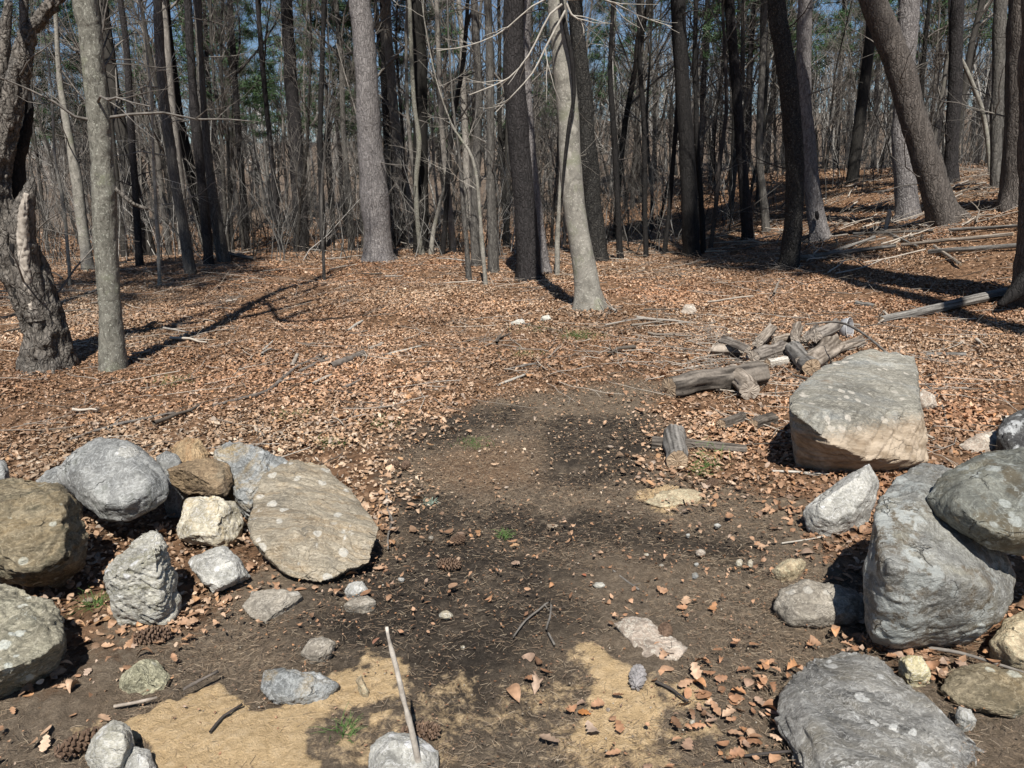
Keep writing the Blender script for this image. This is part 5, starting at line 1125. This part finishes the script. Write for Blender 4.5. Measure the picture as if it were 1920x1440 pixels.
FALL = [((1500, 492), (1680, 470), 12, 'long fallen trunk left of the bough heap'), ((1560, 480), (1640, 452), 8, 'slim fallen limb beside the knothole trunk'),
        ((1690, 468), (1900, 448), 10, 'upper fallen trunk by the right edge tree'), ((1740, 482), (1915, 470), 12, 'lower fallen trunk by the right edge tree'),
        ((1600, 446), (1750, 440), 7, 'thin fallen pole before the leaning trunk'), ((1750, 470), (1800, 505), 8, 'short fallen pole pointing at the clearing'),
        ((1640, 432), (1720, 470), 6, 'dark fallen pole crossing the others'), ((1780, 440), (1920, 432), 9, 'fallen pole at the foot of the slope'),
        ((1520, 470), (1600, 490), 6, 'crooked grey limb in the dark shade'), ((430, 482), (478, 492), 9, 'dark fallen limb by the touching pair')]
for i, (a, b_, w, lb) in enumerate(FALL): log(lb, a, b_, w * .75, 'greylog' if i % 3 != 2 else 'split_wood', 520 + i, lift=.05, name='fallen_trunk', group='fallen trunks by the clearing edge', wb=w * .7, k=10, amp=.15)
stick('pale broken limb standing up before the upright grey trunk', [(1660, 432, 8), (1664, 415, 9), (1668, 400, 8), (1666, 393, 5)], 'bare_wood', 470, 'snag', 1, cat='branch', free=[gp(1660, 432)[1]] * 4)
# split pieces on the pile
SPL = [((1335, 668), (1392, 672), 26, 4, .02, 'split_wood', 'pale split log lying at the far left of the pile'), ((1352, 664), (1402, 684), 22, 3, .10, 'old_wood', 'dark split wedge lying across the pale split log'),
       ((1412, 682), (1466, 664), 34, 5, .0, 'old_wood', 'chunky grey split block behind the white barked piece'), ((1420, 668), (1445, 640), 24, 4, .08, 'split_wood', 'short pale split block at the back left of the pile'),
       ((1488, 662), (1494, 636), 20, 4, .10, 'split_wood', 'upright pale split billet in the pile'), ((1512, 700), (1560, 662), 44, 5, .0, 'split_wood', 'wide brown split block touching the huge slab'),
       ((1528, 660), (1566, 640), 30, 4, .10, 'old_wood', 'grey split log across the wide brown block'), ((1566, 668), (1612, 650), 24, 4, .02, 'split_wood', 'pale split piece behind the huge slab'),
       ((1452, 652), (1482, 644), 20, 4, .02, 'split_wood', 'short reddish split piece at the back of the pile'), ((1505, 650), (1530, 628), 20, 3, .04, 'old_wood', 'thin grey splinter log standing behind the round grey log')]
for i, (a, b_, w, k, lf, mt, lb) in enumerate(SPL):
    log(lb, a, b_, w * .8, mt, 540 + i, 'split_wood', lf, 'split_log', 'firewood', 'split firewood in the pile', k=k * 4, amp=.12, facets=k)

# pale hoop: a grey plastic pail lying on its side behind the pile
def hoop():
    P = gp(1592, 632); r = .09; org = P + np.array([0, 0, r * .95]); ax = unit(np.array([.75, -.66, .12])); k = 28; n = 6
    U = unit(np.cross(ax, [0, 0, 1.0])); Wv = np.cross(U, ax); an = np.arange(k) * 2 * math.pi / k
    t = empty('pail', org); tag(t, 'grey pail lying on its side with a pale rim behind the wood pile', 'pail')
    prof = [(-.07, .095), (-.07, .098), (0.0, .108), (0.0, .102), (-.065, .09), (-.065, .001)]
    V = np.concatenate([ax * a + (np.cos(an)[:, None] * U + np.sin(an)[:, None] * Wv) * q for a, q in prof])
    bq = (np.arange(len(prof) - 1) * k)[:, None]; j = np.arange(k)[None]; jn = (j + 1) % k
    obj('body', mesh('body', V, np.stack([bq + j, bq + jn, bq + k + jn, bq + k + j], -1).reshape(-1, 4), M['pailgrey']), t)
    ring = (np.cos(an)[:, None] * U + np.sin(an)[:, None] * Wv)
    c = np.arange(8) * 2 * math.pi / 8; V = (ring[:, None] * (.108 + .0045 * np.cos(c))[None, :, None] + ax * (.0045 * np.sin(c))[None, :, None]).reshape(-1, 3)
    i = np.arange(k)[:, None] * 8; i2 = ((np.arange(k) + 1) % k)[:, None] * 8; jj = np.arange(8)[None]; j2 = (jj + 1) % 8
    obj('rim', mesh('rim', V, np.stack([i + jj, i + j2, i2 + j2, i2 + jj], -1).reshape(-1, 4), M['pailwhite']), t)
M['pailgrey'] = simple('dull_plastic', (.16, .16, .17), (.30, .30, .31), 20, .5); M['pailwhite'] = simple('white_plastic', (.34, .34, .34), (.5, .5, .5), 20, .4)
hoop()
# white bark scraps in the leaves
for px, py, w, lb, sd_ in [(968, 606, 34, 'white scrap of bark lying flat in the leaves', 1), (1022, 598, 22, 'white scrap of bark curled up near the pale leaning trunk', 2)]:
    rock('bark_scrap', lb, [(px - w / 2, py + 3), (px - w / 4, py - 5), (px + w / 3, py - 8), (px + w / 2, py - 1), (px + w / 5, py + 5)], 'r_white', .12, .03, sm=2, amp=.04, seed=560 + sd_, res=30, cat='bark')

# ------------------------------------------------------------------ cones and tufts
def cone_mesh(L, r, mat, seed):
    g = np.random.default_rng(seed); mb = MB(); n = 78
    z = np.linspace(0, L, 10); core = np.stack([z, 0 * z, 0 * z], 1); mb.add(*tubes(core[None], (r * .45 * np.sin(np.linspace(.25, 2.95, 10)))[None], 8))
    for i in range(n):
        t = (i + .5) / n; a = i * 2.39996; rr = r * (math.sin(math.pi * (.12 + .80 * t)) ** .7); o = np.array([0, math.cos(a), math.sin(a)]); s = np.array([0, -math.sin(a), math.cos(a)]); ax = np.array([1.0, 0, 0])
        op = .55 + .35 * g.random(); d = unit(o * math.sin(op + .35) + ax * math.cos(op + .35)); w = r * .32 * (.6 + .4 * math.sin(math.pi * t)); b0 = ax * t * L * .95 + o * r * .2; e = b0 + d * rr * .85; nn = np.cross(d, s)
        V = np.array([b0 - s * w * .35, b0 + s * w * .35, e + s * w * .8, e + d * w * .5, e - s * w * .8]); Vt = V + nn * .0018; Vb = V - nn * .0018; Vb[2:] -= nn * .0015
        F4 = np.array([(0, 1, 6, 5), (1, 2, 7, 6), (2, 3, 8, 7), (3, 4, 9, 8), (4, 0, 5, 9)]); F5 = np.array([(4, 3, 2, 1, 0), (5, 6, 7, 8, 9)])
        base = mb.n; mb.add(np.vstack([Vt, Vb]), F4); mb.f.setdefault(5, []).append(F5 + base)
    return mb.get('pine_cone', M[mat], False)
CM = {'b': cone_mesh(.12, .027, 'cone', 1), 'g': cone_mesh(.10, .026, 'cone_grey', 2), 's': cone_mesh(.075, .024, 'cone', 3)}
CON = [(252, 1208, 'b', 8, 'brown pine cone lying above the greenish boulder', 1.1), (820, 1064, 'b', -15, 'brown pine cone in the middle of the path', .9), (1192, 1300, 'g', 75, 'grey pine cone on the right sand patch', 1.0),
       (1243, 1206, 's', 70, 'small dark pine cone on the pale pinkish ledge rock', 1.0), (752, 1386, 'b', 0, 'brown pine cone behind the planted stick', 1.0), (105, 1428, 'b', 40, 'dark pine cone in the lower left corner', 1.1),
       (725, 880, 's', 5, 'grey pine cone, left of two beyond the tan slab', 1.0), (755, 884, 's', 70, 'dark pine cone, right of two beyond the tan slab', 1.0), (1618, 1214, 'b', -6, 'dark pine cone under the big grey boulder', 1.2), (845, 1022, 's', 20, 'small brown pine cone by the tan leaf scraps', .9), (1325, 917, 's', 30, 'small dark pine cone behind the worn sandy rock', 1.0)]
for px, py, k, a, lb, sc in CON:
    P = gp(px, py); o = obj('pine_cone', CM[k], None, P + np.array([0, 0, .022 * sc])); o.rotation_euler = (g.uniform(0, 6), -.05, R(a)); o.scale = (sc, sc, sc); tag(o, lb, 'pine cone', 'pine cones on the ground')

def tuft(px, py, n, L, sp, label, seed, mat='grass', name='grass_tuft', cat='grass tuft', flat=.0):
    g = np.random.default_rng(seed); P = gp(px, py); m = 4
    a = g.uniform(0, 6.283, n); b0 = np.stack([g.normal(0, sp, n), g.normal(0, sp, n), np.full(n, -.005)], 1); le = g.uniform(.3, 1.1, n) + flat
    Q = np.zeros((n, m, 3)); ln = L * g.uniform(.5, 1.1, n)
    for i, t in enumerate(np.linspace(0, 1, m)):
        th = le * (.4 + .9 * t); Q[:, i] = b0 + np.stack([np.cos(a) * np.sin(th), np.sin(a) * np.sin(th), np.cos(th)], 1) * (ln * t)[:, None]
    V, Fq = tubes(Q, np.full((n, m), .0016) * np.linspace(1, .35, m)[None], 3)
    tag(obj(name, mesh(name, V, Fq, M[mat]), None, P), label, cat, 'green tufts on the ground')
for i, (px, py, n, L, sp, lb) in enumerate([(178, 1140, 50, .10, .015, 'green grass tuft between the left boulders'), (943, 1004, 45, .05, .02, 'tiny grass tuft in the middle of the path'), (648, 1375, 40, .07, .02, 'thin grass tuft in the sand at the bottom'),
        (1086, 634, 120, .12, .10, 'grass tuft in leaves below the pale leaning trunk'), (1010, 622, 60, .10, .12, 'faint grass tuft beside the white bark scrap'), (620, 832, 60, .07, .05, 'grass tuft in leaves above the tan slab'), (890, 832, 70, .05, .06, 'grass tuft at the edge of the dark soil'),
        (555, 780, 60, .07, .07, 'grass tuft in the leaves below the twig heap'), (320, 720, 70, .10, .09, 'grass tuft in the leaves right of the lichened trunk'), (985, 668, 60, .08, .10, 'grass tuft in the leaves left of the log pile'), (720, 795, 60, .06, .06, 'grass tuft between the twig heap and dark soil')]):
    tuft(px, py, n, L, sp, lb, 700 + i)
def sprig(px, py, L, label, seed, a0, mat):
    g = np.random.default_rng(seed); P = gp(px, py) + np.array([0, 0, .02]); d = np.array([math.cos(a0), math.sin(a0), .12]); ax = np.array([d * L * t for t in np.linspace(0, 1, 5)]); mb = MB(); mb.add(*tubes(ax[None], np.full((1, 5), .002), 4))
    pt = d * L * g.uniform(.15, 1, 34)[:, None]; V, Fq = needle_tufts(pt * 1.0, g, .055, 6, .0014); V = V * np.array([1, 1, 1.0]); mb.add(V * .999, Fq)
    tag(obj('pine_sprig', mb.get('pine_sprig', M[mat]), None, P), label, 'sprig')
sprig(1302, 890, .14, 'fresh green pine sprig beside the short round log', 1, .5, 'grass')
M['pale_lichen'] = simple('pale_lichen', (.16, .22, .17), (.32, .40, .33), 30)
tuft(806, 940, 60, .035, .02, 'pale green lichen tuft on the path by the tan slab', 790, 'pale_lichen', 'lichen_tuft', 'lichen', .4)
print('objects', len(bpy.data.objects))
